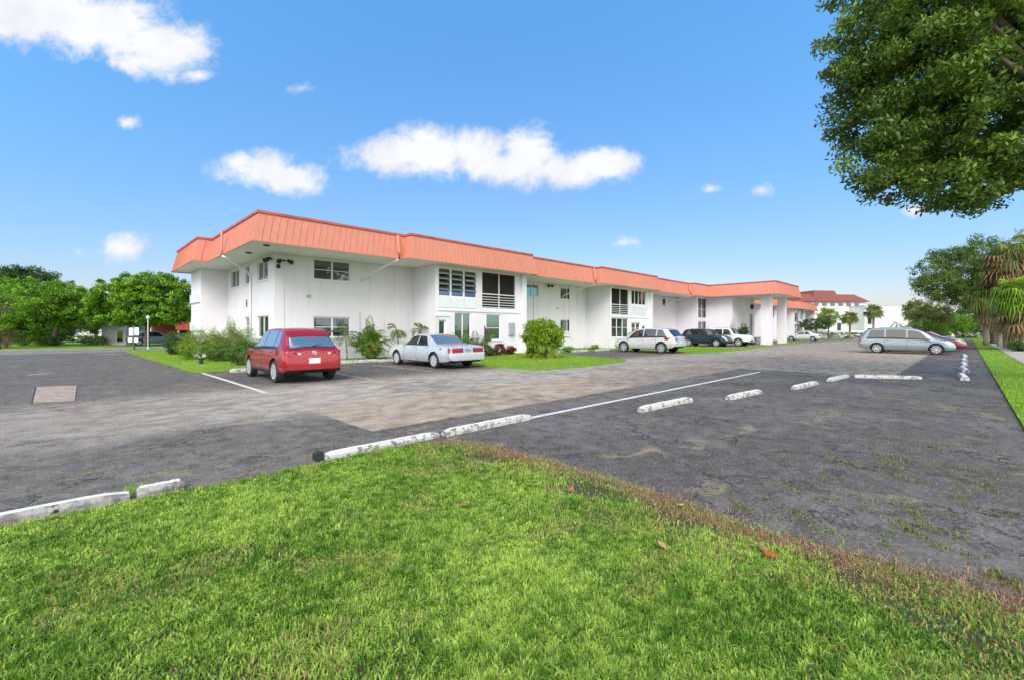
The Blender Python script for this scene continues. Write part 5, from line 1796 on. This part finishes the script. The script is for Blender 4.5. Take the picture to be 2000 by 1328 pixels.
def fan_palm(name, label, base, h, crown=1.2, n=46, mat='sabal', skirt=0, trunk=.16, group='fan palms', lean=0.0, hang=0.0, tint=.5, sktop=-45):
    root = thing(name, label, 'palm', base, random.uniform(0, 6), group)
    mb = MB(); prof = []
    pts = [(lean * (k / 8) ** 1.5, 0, h * k / 8 - .05) for k in range(9)]
    mb.tube(pts, [trunk * (1.35 if k == 0 else 1.05 + .1 * (k % 2)) for k in range(9)], 10)
    mb.build('trunk', M['palmbark'], root, smooth=True)
    L = Leaves()
    t = Vector((lean, 0, h))
    for k in range(n * 2):
        el = math.asin(random.uniform(math.sin(R(max(-85, -45 - hang))), .995)); az = random.uniform(0, 2 * math.pi)
        L_t = tint + (.2 if el > .5 else -.1) + random.uniform(-.15, .15)
        fan_leaf(L, t + Vector((0, 0, random.uniform(-.15, .25) * crown * .4)), az, el, crown * random.uniform(.35, .72), crown * random.uniform(.26, .40), L_t, droop=.5 + (.6 if el < .4 else 0), n=11)
    L.build('crown', M[mat], root)
    if skirt:
        L = Leaves()
        for k in range(skirt * 2):
            el = R(random.uniform(-85, sktop)); az = random.uniform(0, 2 * math.pi)
            fan_leaf(L, t + Vector((0, 0, -random.uniform(0, 1) ** 1.2 * crown * .9)), az, el, crown * random.uniform(.3, .6), crown * random.uniform(.25, .40), random.uniform(.2, .9), droop=.8, n=9)
        L.build('dead_fronds', M['deadfrond'], root)
    return root


def coco(name, label, base, h, n=16, length=2.0, mat='palm', trunk=.1, group=None, lean=.2, leaf=.5, tint=.5, wid=.045):
    root = thing(name, label, 'palm', base, random.uniform(0, 6), group)
    mb = MB()
    pts = [(lean * (k / 6) ** 1.5, 0, h * k / 6 - .05) for k in range(7)]
    mb.tube(pts, [trunk * 1.4] + [trunk] * 6, 8); mb.build('trunk', M['palmbark'], root, smooth=True)
    L = Leaves(); t = Vector((lean, 0, h)); rb = MB()
    for k in range(n):
        p = frond(L, t, 2 * math.pi * k / n + random.uniform(-.25, .25), R(random.uniform(-5, 75)), length * random.uniform(.85, 1.1), random.uniform(1.3, 2.2), n=18, leaflet=leaf, wid=wid, tint=tint)
        rb.tube(p[::4], .018, 4)
    L.build('fronds', M[mat], root); rb.build('midribs', M['lime'] if False else M['palmbark'], root)
    return root


def at(px, Y, z=0.0):
    return Vector((polar(px, Y), Y, z))


# --- the big tree hanging into the top right corner: trunk outside the frame, on the far side of the sidewalk
OB = Vector((17.6, 11.2, 0))
OKC = []
for (px, py, Y, rpx, rpy, ry) in ((1805, 110, 11.4, 165, 125, 2.1), (1762, 190, 11.4, 120, 115, 1.8), (1930, 110, 11.8, 250, 200, 3.2), (1950, 240, 12, 210, 120, 2.8), (1800, 265, 11.4, 150, 85, 1.7),
                                  (1850, 350, 11.5, 130, 55, 1.6), (1955, 365, 12, 120, 40, 1.6), (1735, 335, 11.2, 55, 45, .9), (1785, 10, 11, 120, 110, 2.2), (1880, 395, 11.4, 60, 32, .9), (2110, 120, 13, 240, 240, 3.6), (1930, -130, 12, 260, 160, 3.4)):
    OKC.append((polar(px, Y) - OB.x, Y - OB.y, CAMH + (645 - py) * Y / FPX, rpx * Y / FPX, ry, rpy * Y / FPX))
tree('oak_tree', 'huge dark oak whose crown fills the top right corner of the photo', OB, OKC,
     'oak', clumps=1250, per=150, crad=.36, leaf=.135, trunk=.42, limbs=26, shell=.40, fork=(-.9, .1, 4.2))

# --- left background
G_BG = 'trees across the side drive'
tree('street_tree', 'round bright green tree in front of the shaded carport', at(285, 46), [(-.8, 0, 4.5, 4.4, 3.6, 2.4), (2.4, 0, 4.3, 3.2, 3.2, 2.2), (.9, -.3, 5.8, 3.6, 3.0, 1.7), (-3.6, 0, 3.3, 2.2, 2.2, 1.3), (.5, 0, 3.2, 4.2, 3.2, 1.1)], 'ficus', clumps=820, per=80, crad=.42, leaf=.25, trunk=.24, group=G_BG, limbs=14, lean=(.3, 0), shell=.6)
tree('street_tree', 'spreading green tree with dark forked trunk at the left', at(105, 48), [(-1.6, 0, 5.2, 4.8, 3.6, 1.8), (2.6, 0, 4.4, 3.0, 2.8, 1.7), (-.2, 0, 3.4, 4.8, 3.4, 1.5), (3.6, 0, 3.0, 2.0, 1.8, 1.2), (-3, 0, 2.7, 2.6, 2.4, 1.2)], 'ficus', clumps=700, per=75, crad=.45, leaf=.25, trunk=.28, group=G_BG, limbs=14, lean=(.4, 0), shell=.55)
tree('street_tree', 'dark tall tree rising behind the spreading tree', at(45, 66), [(0, 0, 8.6, 4.4, 3.5, 2.3), (-3.8, 0, 7.2, 3.2, 3, 2.2), (3, 0, 6.8, 2.5, 2.5, 1.8)], 'darkleaf', clumps=420, per=75, crad=.7, leaf=.34, trunk=.3, group=G_BG)
tree('street_tree', 'olive green tree cut by the left edge of the photo', at(-5, 40), [(0, 0, 3.7, 2.3, 2.2, 1.8), (-2.5, 0, 4.0, 2.5, 2.2, 2.0)], 'ficus', clumps=170, per=75, crad=.5, leaf=.17, trunk=.2, group=G_BG)
tree('street_tree', 'dark low tree in the gap beside the block wall', at(188, 62), [(0, 0, 3.6, 3.0, 2.4, 2.4), (-4, 0, 3.0, 2.8, 2.0, 2.2)], 'darkleaf', clumps=260, per=80, crad=.7, leaf=.24, trunk=.2, group=G_BG)
for (px, Y, rx, h, mt, lab) in ((-60, 75, 5, 8, 'darkleaf', 'dark tree beyond the left edge of the lot'), (-140, 60, 5, 7, 'ficus', 'green tree far outside the left corner'), (150, 95, 6, 6, 'darkleaf', 'distant dark tree seen between the two street trees'),
                                (232, 90, 5, 6, 'darkleaf', 'distant tree behind the block wall'), (370, 75, 5, 5.5, 'darkleaf', 'distant tree behind the round tree crown')):
    tree('street_tree', lab, at(px, Y), [(0, 0, h * .62, rx, rx * .8, h * .4), (rx * .6, 0, h * .5, rx * .7, rx * .6, h * .3)], mt, clumps=140, per=50, crad=1.0, leaf=.34, trunk=.3, group=G_BG)
areca('frond_plant', 'orange-brown fronded plant at the left edge', at(12, 42), 2.4, .9, n=26, mat='deadfrond', cat='plant', leaf=.6, el=(25, 70), wid=.06)
shrub('hedge', 'clipped square green hedge on the left lawn', at(50, 47.5), 1.75, .8, 1.45, 'ficus', clumps=230, per=70, leaf=.10, crad=.22, cat='hedge', squared=True)
shrub('hedge', 'low dark hedge at the foot of the spreading tree', at(98, 47), 1.0, .7, .85, 'darkleaf', clumps=90, per=60, leaf=.10, crad=.22, cat='hedge', squared=True)
shrub('shrub', 'low dry shrub beside the block wall', at(184, 49), 1.3, .8, .95, 'palm', clumps=70, per=50, leaf=.12, crad=.25)
shrub('shrub', 'pale flowering shrub near the distant white house', at(150, 62), 1.7, .9, .9, 'lime', clumps=60, per=50, leaf=.12, crad=.25)

def block(name, label, cat, base, w, d, h, mat, roof=None, rz=0.0, wins=(), rooft='redroof', over=.4, hipped=False, door=None):
    root = thing(name, label, cat, base, rz)
    mb = MB(); 
    mb.box(-w / 2, w / 2, 0, d, -.05, h); mb.build('wall', mat, root)
    for (x0, x1, z0, z1) in wins:
        fm = MB(); fm.box(x0 - .08, x1 + .08, -.05, -.002, z0 - .08, z1 + .08); fo = fm.build('window', M['alu'], root)
        pn = MB(); pn.box(x0, x1, -.06, -.052, z0, z1); pn.build('pane', M['carglass'], fo)
    if roof:
        mb = MB(); o = over
        if hipped:
            i = min(w, d) * .36
            mb.hull([(-w / 2 - o, -o, h), (w / 2 + o, -o, h), (w / 2 + o, d + o, h), (-w / 2 - o, d + o, h)], [(-w / 2 + i, i, h + roof), (w / 2 - i, i, h + roof), (w / 2 - i, d - i, h + roof), (-w / 2 + i, d - i, h + roof)])
        else:
            mb.box(-w / 2 - o, w / 2 + o, -o, d + o, h + .002, h + roof)
        mb.build('roof', M[rooft], root)
    return root


def at2(px, Y, z=0.0): return at(px, Y, z)


block('block_wall', 'low grey block wall with a dark opening behind the sign', 'wall', at(222, 50), 2.7, .3, 2.55, M['greywall'], wins=((.45, 1.05, .35, 1.5),))
block('house', 'low white house far off between the trees at left', 'house', at(165, 84), 9, 8, 2.9, simple('pale_house', (.6, .62, .66), .8, var=.1), roof=.25, rooft='greywall', wins=((-3, -1.5, 1, 2.2), (1, 2.5, 1, 2.2)))
cp = thing('carport', 'shaded carport with a dark red wall under the round tree', 'carport', at(325, 57), 0)
mb = MB(); mb.box(-6.5, 5.5, 0, 6, 2.75, 3.0); mb.build('roof', M['greywall'], cp)
mb = MB(); mb.box(-6.4, 5.4, 5.6, 5.8, 0, 2.74); mb.build('wall', M['brownwall'], cp)
mb = MB(); mb.box(1.2, 5.4, -.1, .05, 1.6, 2.74); mb.build('fascia', M['brownwall'], cp)
for x in (-6.2, -2.4, 1.4, 5.2):
    mb = MB(); mb.box(x - .09, x + .09, .1, .28, 0, 2.745); mb.build('post', M['white'], cp)
block('house', 'distant pale building left of the long white building', 'house', at(255, 110), 40, 9, 3.4, simple('distant_pale_wall', (.55, .57, .60), .8, var=.1), roof=.3, rooft='redroof')
shrub('hedge', 'long far hedge closing the view at the left', at(60, 100), 30, 1.5, 2.6, 'darkleaf', clumps=400, per=40, leaf=.35, crad=.8, cat='hedge', squared=True)

for (px, Y, rx, h, lab) in ((30, 58, 3.2, 2.6, 'dark bushes behind the square hedge'), (95, 60, 3.0, 2.3, 'dark thicket behind the forked trunk'), (-40, 52, 3.0, 2.4, 'dark bushes at the far left edge'), (350, 60.5, .8, 1.2, 'small dark bush beside the carport post')):
    shrub('shrub', lab, at(px, Y), rx, 1.2, h, 'darkleaf', clumps=170, per=70, leaf=.22, crad=.42)
# sign with four white notices, lamp post, garden spotlight
sg = thing('sign_post', 'brown post carrying four small white notices at the lawn corner', 'sign', at(262, 37), R(12))
mb = MB(); mb.box(-.05, .05, -.05, .05, -.05, 1.35); mb.build('post', simple('brown_post', (.09, .06, .04), .8), sg)
mb = MB(); mb.box(-.34, .34, -.03, .03, 1.02, 1.10); mb.build('crossbar', simple('brown_bar', (.09, .06, .04), .8), sg)
for i, (x0, x1, z0, z1) in enumerate(((-.33, -.03, 1.14, 1.78), (.05, .36, 1.16, 1.80), (-.40, -.12, .62, .98), (.02, .31, .60, .96))):
    mb = MB(); mb.box(x0, x1, -.055, -.035, z0, z1); mb.build('notice_board', M['white'], sg, bevel=.004)
lp = thing('street_lamp', 'thin white lamp post with a small globe by the lawn corner', 'lamp', at(289, 38), 0)
mb = MB(); mb.lathe([(.07, -.05), (.07, .12), (.035, .2), (.032, 2.45), (.035, 2.5)], 12); mb.build('post', M['whitepanel'], lp)
mb = MB(); mb.lathe([(.05, 2.5), (.10, 2.54), (.135, 2.63), (.12, 2.74), (.06, 2.8), (.02, 2.82)], 14); mb.build('lamp_globe', M['whitelens'], lp, smooth=True)
gl = thing('garden_spotlight', 'short black garden post with two small grey lamps on the grass', 'garden light', W(*gnd(393, 712)), 0)
mb = MB(); mb.lathe([(.09, -.02), (.09, .28), (.05, .33)], 10); mb.build('post', M['black'], gl)
for s_ in (-1, 1):
    mb = MB(); mb.tube([(s_ * .04, 0, .33), (s_ * .16, -.05, .42)], .03, 6); mb.tube([(s_ * .12, -.02, .41), (s_ * .21, -.12, .44)], [.05, .075], 8); mb.build('lamp', M['alu'], gl)

# --- plants along the building
G_P = 'plants along the white building'
shrub('shrub', 'round dark green shrub at the left end of the plant bed', at(345, 29.5), .80, .8, 1.5, 'darkleaf', clumps=150, per=80, leaf=.07, crad=.2, group=G_P)
areca('areca_palm', 'low yellow-green palm clump next to the round dark shrub', at(378, 27), 1.7, .9, n=34, group=G_P, leaf=.34, tint=.55)
areca('areca_palm', 'bushy yellow-green palm in the middle of the left bed', at(412, 25.5), 1.8, 1.0, n=40, group=G_P, leaf=.34, tint=.5, el=(40, 85))
areca('areca_palm', 'tallest bright palm of the left bed, near the corner', at(446, 24.2), 2.15, 1.0, n=44, group=G_P, leaf=.36, tint=.55)
areca('areca_palm', 'green palm brushing the nose of the red car', at(472, 22.2), 1.75, .8, n=34, group=G_P, leaf=.34, mat='palm', tint=.6)
shrub('shrub', 'olive shrub at the front wheel of the red car', at(470, 20.3), .55, .5, 1.15, 'palm', clumps=70, per=60, leaf=.08, crad=.2, group=G_P)
shrub('shrub', 'green undergrowth shrub between the left bed palms', at(400, 24.6), 1.5, .6, .95, 'lime', clumps=130, per=60, leaf=.09, crad=.22, group=G_P)
shrub('shrub', 'low green shrub at the foot of the tallest left palm', at(436, 23), 1.1, .6, .9, 'palm', clumps=100, per=60, leaf=.09, crad=.22, group=G_P)
areca('areca_palm', 'tall green palm clump between the red car and the sedan', W(11.6, 22.6, 0), 1.6, .9, n=60, group=G_P, mat='palm', tint=.75, leaf=.36, el=(30, 88), wid=.05, stemh=.6)
shrub('shrub', 'leafy base under the palm between the two cars', W(11.6, 22.6, 0), .65, .6, 1.55, 'ficus', clumps=90, per=60, leaf=.12, crad=.22, group=G_P)
coco('thin_palm', 'thin sparse palm with arching fronds beside the lower window', W(10.7, 23.3, 0), 1.35, n=9, length=1.3, group=G_P, leaf=.4, trunk=.04, lean=.1, tint=.35)
coco('thin_palm', 'small thin palm behind the sedan roof', W(13.9, 23.4, 0), 1.6, n=8, length=.9, group=G_P, leaf=.35, trunk=.04, lean=.15, tint=.3)
coco('thin_palm', 'second small palm seen over the sedan roof', W(15.0, 23.1, 0), 1.6, n=8, length=.9, group=G_P, leaf=.35, trunk=.04, lean=.1, tint=.3)
areca('areca_palm', 'dark fronded palm beside the green sliding door', W(17.6, 20.7, 0), 1.55, .9, n=34, group=G_P, mat='palm', tint=.25, leaf=.4, el=(30, 80), wid=.04)
areca('areca_palm', 'dark leaning palm just behind the sedan tail', W(16.3, 20.2, 0), 1.45, .9, n=30, group=G_P, mat='palm', tint=.3, leaf=.4, el=(30, 80), wid=.04)
areca('cycad', 'low dark spiky plant under the green curtained window', W(18.9, 20.9, 0), .95, .7, n=26, group=G_P, mat='darkleaf', tint=.5, leaf=.28, el=(20, 80), cat='plant')
for i, (u_, lab) in enumerate(((18.9, 'left clump of red crotons below the window'), (19.8, 'middle clump of red crotons by the meter box'), (20.7, 'right clump of red crotons by the white column'))):
    shrub('red_croton', lab, W(u_, 21.1, 0), .42, .35, .6 if i != 1 else .72, 'redleaf', clumps=34, per=34, leaf=.13, crad=.16, group='red crotons by the wall', cat='plant')
mb = MB(); pn = thing('garden_flag', 'small dark garden pennant leaning by the sliding door', 'flag', W(18.6, 21.2, 0), TH)
mb.tube([(0, 0, -.05), (0, 0, 1.9)], .018, 6); mb.build('pole', M['black'], pn)
mb = MB(); mb.hull([(.02, 0, 1.85), (.02, .012, 1.85), (.02, .012, .95), (.02, 0, .95)], [(.62, .02, 1.0), (.62, .03, 1.0), (.60, .03, .92), (.60, .02, .92)]); mb.build('pennant', simple('dark_cloth', (.07, .06, .08), .9), pn)
isl = areca('areca_palm', 'round bright yellow-green palm on the middle lawn island', W(*gnd(1060, 699.5)), 1.35, 1.5, n=120, group=G_P, tint=.6, leaf=.36, el=(10, 88), wid=.045, stemh=.7, droop=(1.0, 2.2))
C = ellipsoid_points(230, (0, 0, 1.28, 1.12, 1.12, .92), .55)
q, idx = rand_leaves(C, 34, .30, .26, asp=.2)
L = Leaves(); L.add(q, np.clip(rng.normal(.55, .2, len(C))[idx] + rng.normal(0, .15, len(idx)), 0, .92)); L.build('foliage', M['lime'], isl)
mb = MB()
for k in range(14):
    a = random.uniform(0, 6.3); mb.tube([(math.cos(a) * .25, math.sin(a) * .25, -.03), (math.cos(a) * .4, math.sin(a) * .4, .9)], [.04, .03], 5)
mb.build('canes', M['bark'], isl)
areca('areca_palm', 'low palm with long fronds behind the silver crossover', W(37.2, 22.3, 0), 2.3, 1.1, n=22, group=G_P, mat='palm', tint=.35, leaf=.45, el=(25, 75), wid=.05)
for (u_, v_, lab) in ((24.0, 21.6, 'small weedy plant left of the empty bay kerb'), (26.3, 20.6, 'weedy clump between the two empty bay wheel stops'), (30.6, 21.3, 'weedy plant by the wall left of the crossover')):
    shrub('weed_clump', lab, W(u_, v_, 0), .5, .35, .42, 'ficus', clumps=26, per=36, leaf=.09, crad=.16, group='weedy clumps along the wall', cat='plant')
tp = thing('potted_topiary', 'dark round topiary standing against the entrance wall', 'plant', W(51.9, 16.9, 0), 0, G_P)
mb = MB(); mb.lathe([(.2, 0), (.32, .5), (.34, .55), (.30, .55)], 12); mb.build('pot', M['greywall'], tp)
mb = MB(); mb.tube([(0, 0, .5), (0, 0, 1.2)], .05, 6); mb.build('stem', M['bark'], tp)
q, idx = rand_leaves(ellipsoid_points(60, (0, 0, 1.45, .55, .55, .5), .5), 60, .2, .09)
L = Leaves(); L.add(q, np.clip(rng.normal(.4, .2, len(idx)), 0, .9)); L.build('crown', M['darkleaf'], tp)
areca('frond_plant', 'dark upright plant above the topiary at the entrance wall', W(52.3, 18.2, 0), 2.6, .8, n=18, group=G_P, mat='darkleaf', tint=.4, leaf=.4, el=(55, 88), cat='plant')
for (u_, v_, lab, w_) in ((53.6, 16.6, 'dark planter box at the foot of the wide porch column', .9), (58.0, 17.2, 'grey bin standing between the porch columns', .6)):
    mb = MB(); mb.hull([(-w_ / 2, -.25, 0), (w_ / 2, -.25, 0), (w_ / 2, .25, 0), (-w_ / 2, .25, 0)], [(-w_ / 2 - .04, -.28, .75), (w_ / 2 + .04, -.28, .75), (w_ / 2 + .04, .28, .75), (-w_ / 2 - .04, .28, .75)])
    mb.box(-w_ / 2 - .07, w_ / 2 + .07, -.31, .31, .752, .80)
    tag(mb.build('planter' if w_ > .7 else 'waste_bin', M['black'] if w_ > .7 else M['greywall'], loc=W(u_, v_), rz=TH), lab, 'planter' if w_ > .7 else 'bin')

# --- far right: white buildings with a red roof
fb = thing('apartment_building', 'distant white three-storey building with a dark red tiled roof', 'building', at(1628, 104), R(8))
mb = MB(); mb.box(-8.6, 8.4, 0, 14, -.05, 8.1); mb.build('wall', simple('far_white_wall', (.74, .74, .73), .85, var=.06, scale=.5), fb)
mb = MB(); mb.hull([(-9.2, -.7, 8.12), (9.0, -.7, 8.12), (9.0, 14.6, 8.12), (-9.2, 14.6, 8.12)], [(-7.0, 1.2, 9.9), (6.6, 1.2, 9.9), (6.6, 12.6, 9.9), (-7.0, 12.6, 9.9)]); mb.build('roof', M['redroof'], fb)
mb = MB(); mb.hull([(-5.2, .2, 9.0), (1.8, .2, 9.0), (1.8, 8, 9.0), (-5.2, 8, 9.0)], [(-4.2, .9, 10.75), (1.0, .9, 10.75), (1.0, 7, 10.75), (-4.2, 7, 10.75)]); mb.build('roof_turret', M['redroof'], fb)
for (x, z, w_, h_) in [(-6.6 + 2.1 * k, 7.1, 1.1, .8) for k in range(7)] + [(-5.6, 2.6, .9, 1.9), (-1.6, 2.6, .9, 1.9), (5.6, 1.0, 1.0, 2.4), (5.6, 4.4, 1.0, 2.0), (1.4, 1.0, .9, 2.2), (-1.6, 5.2, .9, 1.2)]:
    mb = MB(); mb.box(x - w_ / 2 - .08, x + w_ / 2 + .08, -.06, -.003, z - .08, z + h_ + .08); fo = mb.build('window', M['alu'], fb)
    mb = MB(); mb.box(x - w_ / 2, x + w_ / 2, -.07, -.062, z, z + h_); mb.build('pane', M['carglass'], fo)
block('apartment_building', 'far plain white block with two stacked narrow windows', 'building', at(1738, 100), 11.2, 10, 6.9, simple('far_white_wall_b', (.72, .72, .72), .85, var=.06, scale=.5), roof=.2, rooft='greywall', over=.1, wins=((-4.9, -4.1, 2.9, 4.9), (-4.9, -4.1, .6, 2.0)))
block('apartment_building', 'cream far building behind the palms and the hedge', 'building', at(1880, 112), 17, 8, 4.2, simple('cream_wall', (.66, .62, .52), .85, var=.08, scale=.5), roof=.3, rooft='greywall', over=.3, wins=((-7, -5.6, 1, 2.3), (-3, -1.6, 1, 2.3), (1, 2.4, 1, 2.3), (5, 6.4, 1, 2.3)))
block('garden_wall', 'low white wall between the drive and the distant buildings', 'wall', at(1650, 90), 14, .3, 1.5, M['whitepanel'], wins=())
block('house', 'beige far house beyond the sidewalk at the right edge', 'house', at(2010, 105), 18, 8, 4.2, simple('beige_wall', (.55, .50, .42), .85, var=.1), roof=.9, hipped=True, rooft='greywall', wins=((-6, -4.8, 1, 2.2), (-2, -.8, 1, 2.2), (3, 4.2, 1, 2.2)))
shrub('hedge', 'long clipped hedge across the end of the sidewalk', at(1912, 88), 5.2, .9, 1.5, 'darkleaf', clumps=160, per=60, leaf=.16, crad=.35, cat='hedge', squared=True)
shrub('hedge', 'low green verge bushes in front of the distant white wall', at(1655, 86), 6.0, .8, 1.0, 'ficus', clumps=130, per=50, leaf=.16, crad=.35, cat='hedge', squared=True)

G_F = 'far trees beyond the lot'
tree('clipped_tree', 'dark ball-clipped small tree left of the yellowish tree', at(1594, 82), [(-.9, 0, 2.6, 2.0, 1.6, 1.05), (1.1, 0, 2.6, 1.5, 1.4, 1.0)], 'darkleaf', clumps=150, per=70, crad=.4, leaf=.17, trunk=.12, group=G_F, limbs=6)
tree('clipped_tree', 'yellowish round tree before the red roofed building', at(1618, 86), [(0, 0, 4.2, 2.1, 1.8, 1.7)], 'lime', clumps=130, per=70, crad=.45, leaf=.18, trunk=.13, group=G_F, limbs=6)
fan_palm('fan_palm', 'shorter round fan palm before the red roofed building', at(1660, 84), 3.9, 1.75, n=60, trunk=.16, tint=.45)
fan_palm('fan_palm', 'taller round fan palm right of the shorter one', at(1706, 82), 4.9, 1.85, n=64, trunk=.17, tint=.45)
coco('coconut_palm', 'small feathery palm before the plain white block', at(1749, 80), 2.5, n=12, length=1.5, group=G_F, trunk=.1, leaf=.45, tint=.25)
fan_palm('fan_palm', 'fan palm at the left end of the brown-skirted trio', at(1788, 68), 4.6, 2.0, n=60, skirt=16, trunk=.16, tint=.5)
fan_palm('fan_palm', 'middle palm of the brown-skirted trio', at(1812, 64), 4.0, 1.9, n=50, skirt=26, trunk=.16, tint=.45)
fan_palm('fan_palm', 'brown-skirted palm with bare dark trunk under the oak', at(1834, 62), 3.7, 1.9, n=46, skirt=30, trunk=.16, tint=.4)
tree('clipped_tree', 'small rounded bush tree left of the bare palm trunk', at(1800, 60), [(0, 0, 1.7, 2.1, 1.5, 1.3), (2.2, 0, 1.4, 1.4, 1.2, 1.0)], 'ficus', clumps=110, per=60, crad=.4, leaf=.16, trunk=.12, group=G_F, limbs=5)
tree('clipped_tree', 'bright green round tree under the oak limb', at(1868, 72), [(-.9, 0, 2.9, 2.4, 2.0, 1.4), (1.4, 0, 2.6, 1.8, 1.6, 1.2)], 'ficus', clumps=130, per=70, crad=.45, leaf=.18, trunk=.13, group=G_F, limbs=6)
tree('oak_tree', 'mid-distance dark green oak leaning out over the parked cars', at(1944, 53), [(-5.2, 0, 8.3, 3.6, 3.4, 3.2), (-1.6, 0, 9.0, 3.8, 3.6, 3.6), (-6.6, 0, 6.6, 2.6, 2.6, 1.6), (-2.6, 0, 5.6, 3.2, 3, 1.7), (1.6, 0, 8.6, 3.0, 3, 3.0)], 'oak', clumps=720, per=80, crad=.65, leaf=.22, trunk=.42, limbs=18, shell=.5, fork=(-2.0, 0, 3.6), group=G_F)
tree('oak_tree', 'far dark tree at the right edge above the palms', at(2010, 58), [(0, 0, 10.8, 4.2, 3.6, 3.2), (3, 0, 8, 4, 3.5, 3.5)], 'oak', clumps=240, per=80, crad=.75, leaf=.24, trunk=.4, limbs=10, group=G_F)
tree('clipped_tree', 'rounded green tree between the trio of palms and the far hedge', at(1840, 88), [(0, 0, 3.0, 3.2, 2.4, 2.0), (3.0, 0, 2.4, 2.2, 2, 1.6)], 'ficus', clumps=200, per=70, crad=.5, leaf=.26, trunk=.15, group=G_F, limbs=6)
tree('clipped_tree', 'dark tree closing the view beyond the maroon car', at(1880, 98), [(0, 0, 3.6, 3.4, 2.4, 2.6), (3.6, 0, 3.0, 2.6, 2, 2.0)], 'darkleaf', clumps=200, per=70, crad=.5, leaf=.26, trunk=.15, group=G_F, limbs=6)
tree('oak_tree', 'tree beyond the beige house at the right', at(2120, 75), [(0, 0, 6, 6, 5, 4)], 'darkleaf', clumps=200, per=60, crad=.9, leaf=.3, trunk=.4, group=G_F)
# shaggy palms along the sidewalk
G_S = 'shaggy palms beside the sidewalk'
fan_palm('cabbage_palm', 'tall cabbage palm with a brown shaggy crown at the right edge', at(1972, 44), 8.7, 2.7, n=16, skirt=190, trunk=.2, group=G_S, hang=10, tint=.3, sktop=25)
fan_palm('cabbage_palm', 'tallest brown palm crown partly cut by the right edge', at(1996, 48), 10.6, 2.5, n=24, skirt=120, trunk=.2, group=G_S, hang=10, tint=.35, sktop=10)
fan_palm('cabbage_palm', 'short brown and green palm between the trunks beside the sidewalk', at(1952, 50), 4.2, 1.9, n=50, skirt=60, trunk=.18, group=G_S, hang=30, tint=.4, sktop=-20)
fan_palm('cabbage_palm', 'grey-green cabbage palm with a rounded drooping crown', at(1926, 46), 5.2, 2.1, n=90, skirt=36, trunk=.2, group=G_S, hang=30, tint=.5)
fan_palm('cabbage_palm', 'lime green drooping palm nearest to the sidewalk at the right edge', at(1998, 35), 4.2, 2.1, n=130, skirt=70, trunk=.2, group=G_S, hang=38, tint=.55, mat='lime', sktop=-20)
fan_palm('cabbage_palm', 'palm behind the lime one with brown hanging fronds', at(1974, 38), 3.6, 1.7, n=50, skirt=44, trunk=.18, group=G_S, hang=30, tint=.5)
fan_palm('cabbage_palm', 'palm outside the right edge of the frame', at(2060, 36), 4.6, 2.2, n=60, skirt=30, trunk=.2, group=G_S, hang=30, tint=.6)
for (px, Y, lab) in ((1952, 43, 'leaning pale palm trunk left of the lime palm'), (1964, 40, 'second bare palm trunk beside the sidewalk')):
    b = at(px, Y)
    o = fan_palm('cabbage_palm', lab, b, 3.4, 1.3, n=30, skirt=24, trunk=.15, group=G_S, hang=30, tint=.4, lean=-.4)
shrub('shrub', 'dark low shrub at the foot of the lime palm', at(1995, 33.5), .9, .7, .8, 'darkleaf', clumps=70, per=60, leaf=.1, crad=.2)
# backdrop wood far beyond everything, one mass
L = Leaves()
for (x0, x1, y0, hh) in ((-260, -75, 150, 6), (60, 330, 190, 7), (-90, 70, 210, 7)):
    k = 260
    C = np.stack([rng.uniform(x0, x1, k), y0 + rng.uniform(-10, 10, k), rng.uniform(.5, hh, k)], 1)
    q, idx = rand_leaves(C, 60, 3.0, .9)
    L.add(q, np.clip(rng.normal(.4, .2, len(C))[idx] + rng.normal(0, .12, len(idx)), 0, .9))
tag(L.build('far_wood', M['darkleaf'], None), kind='stuff')
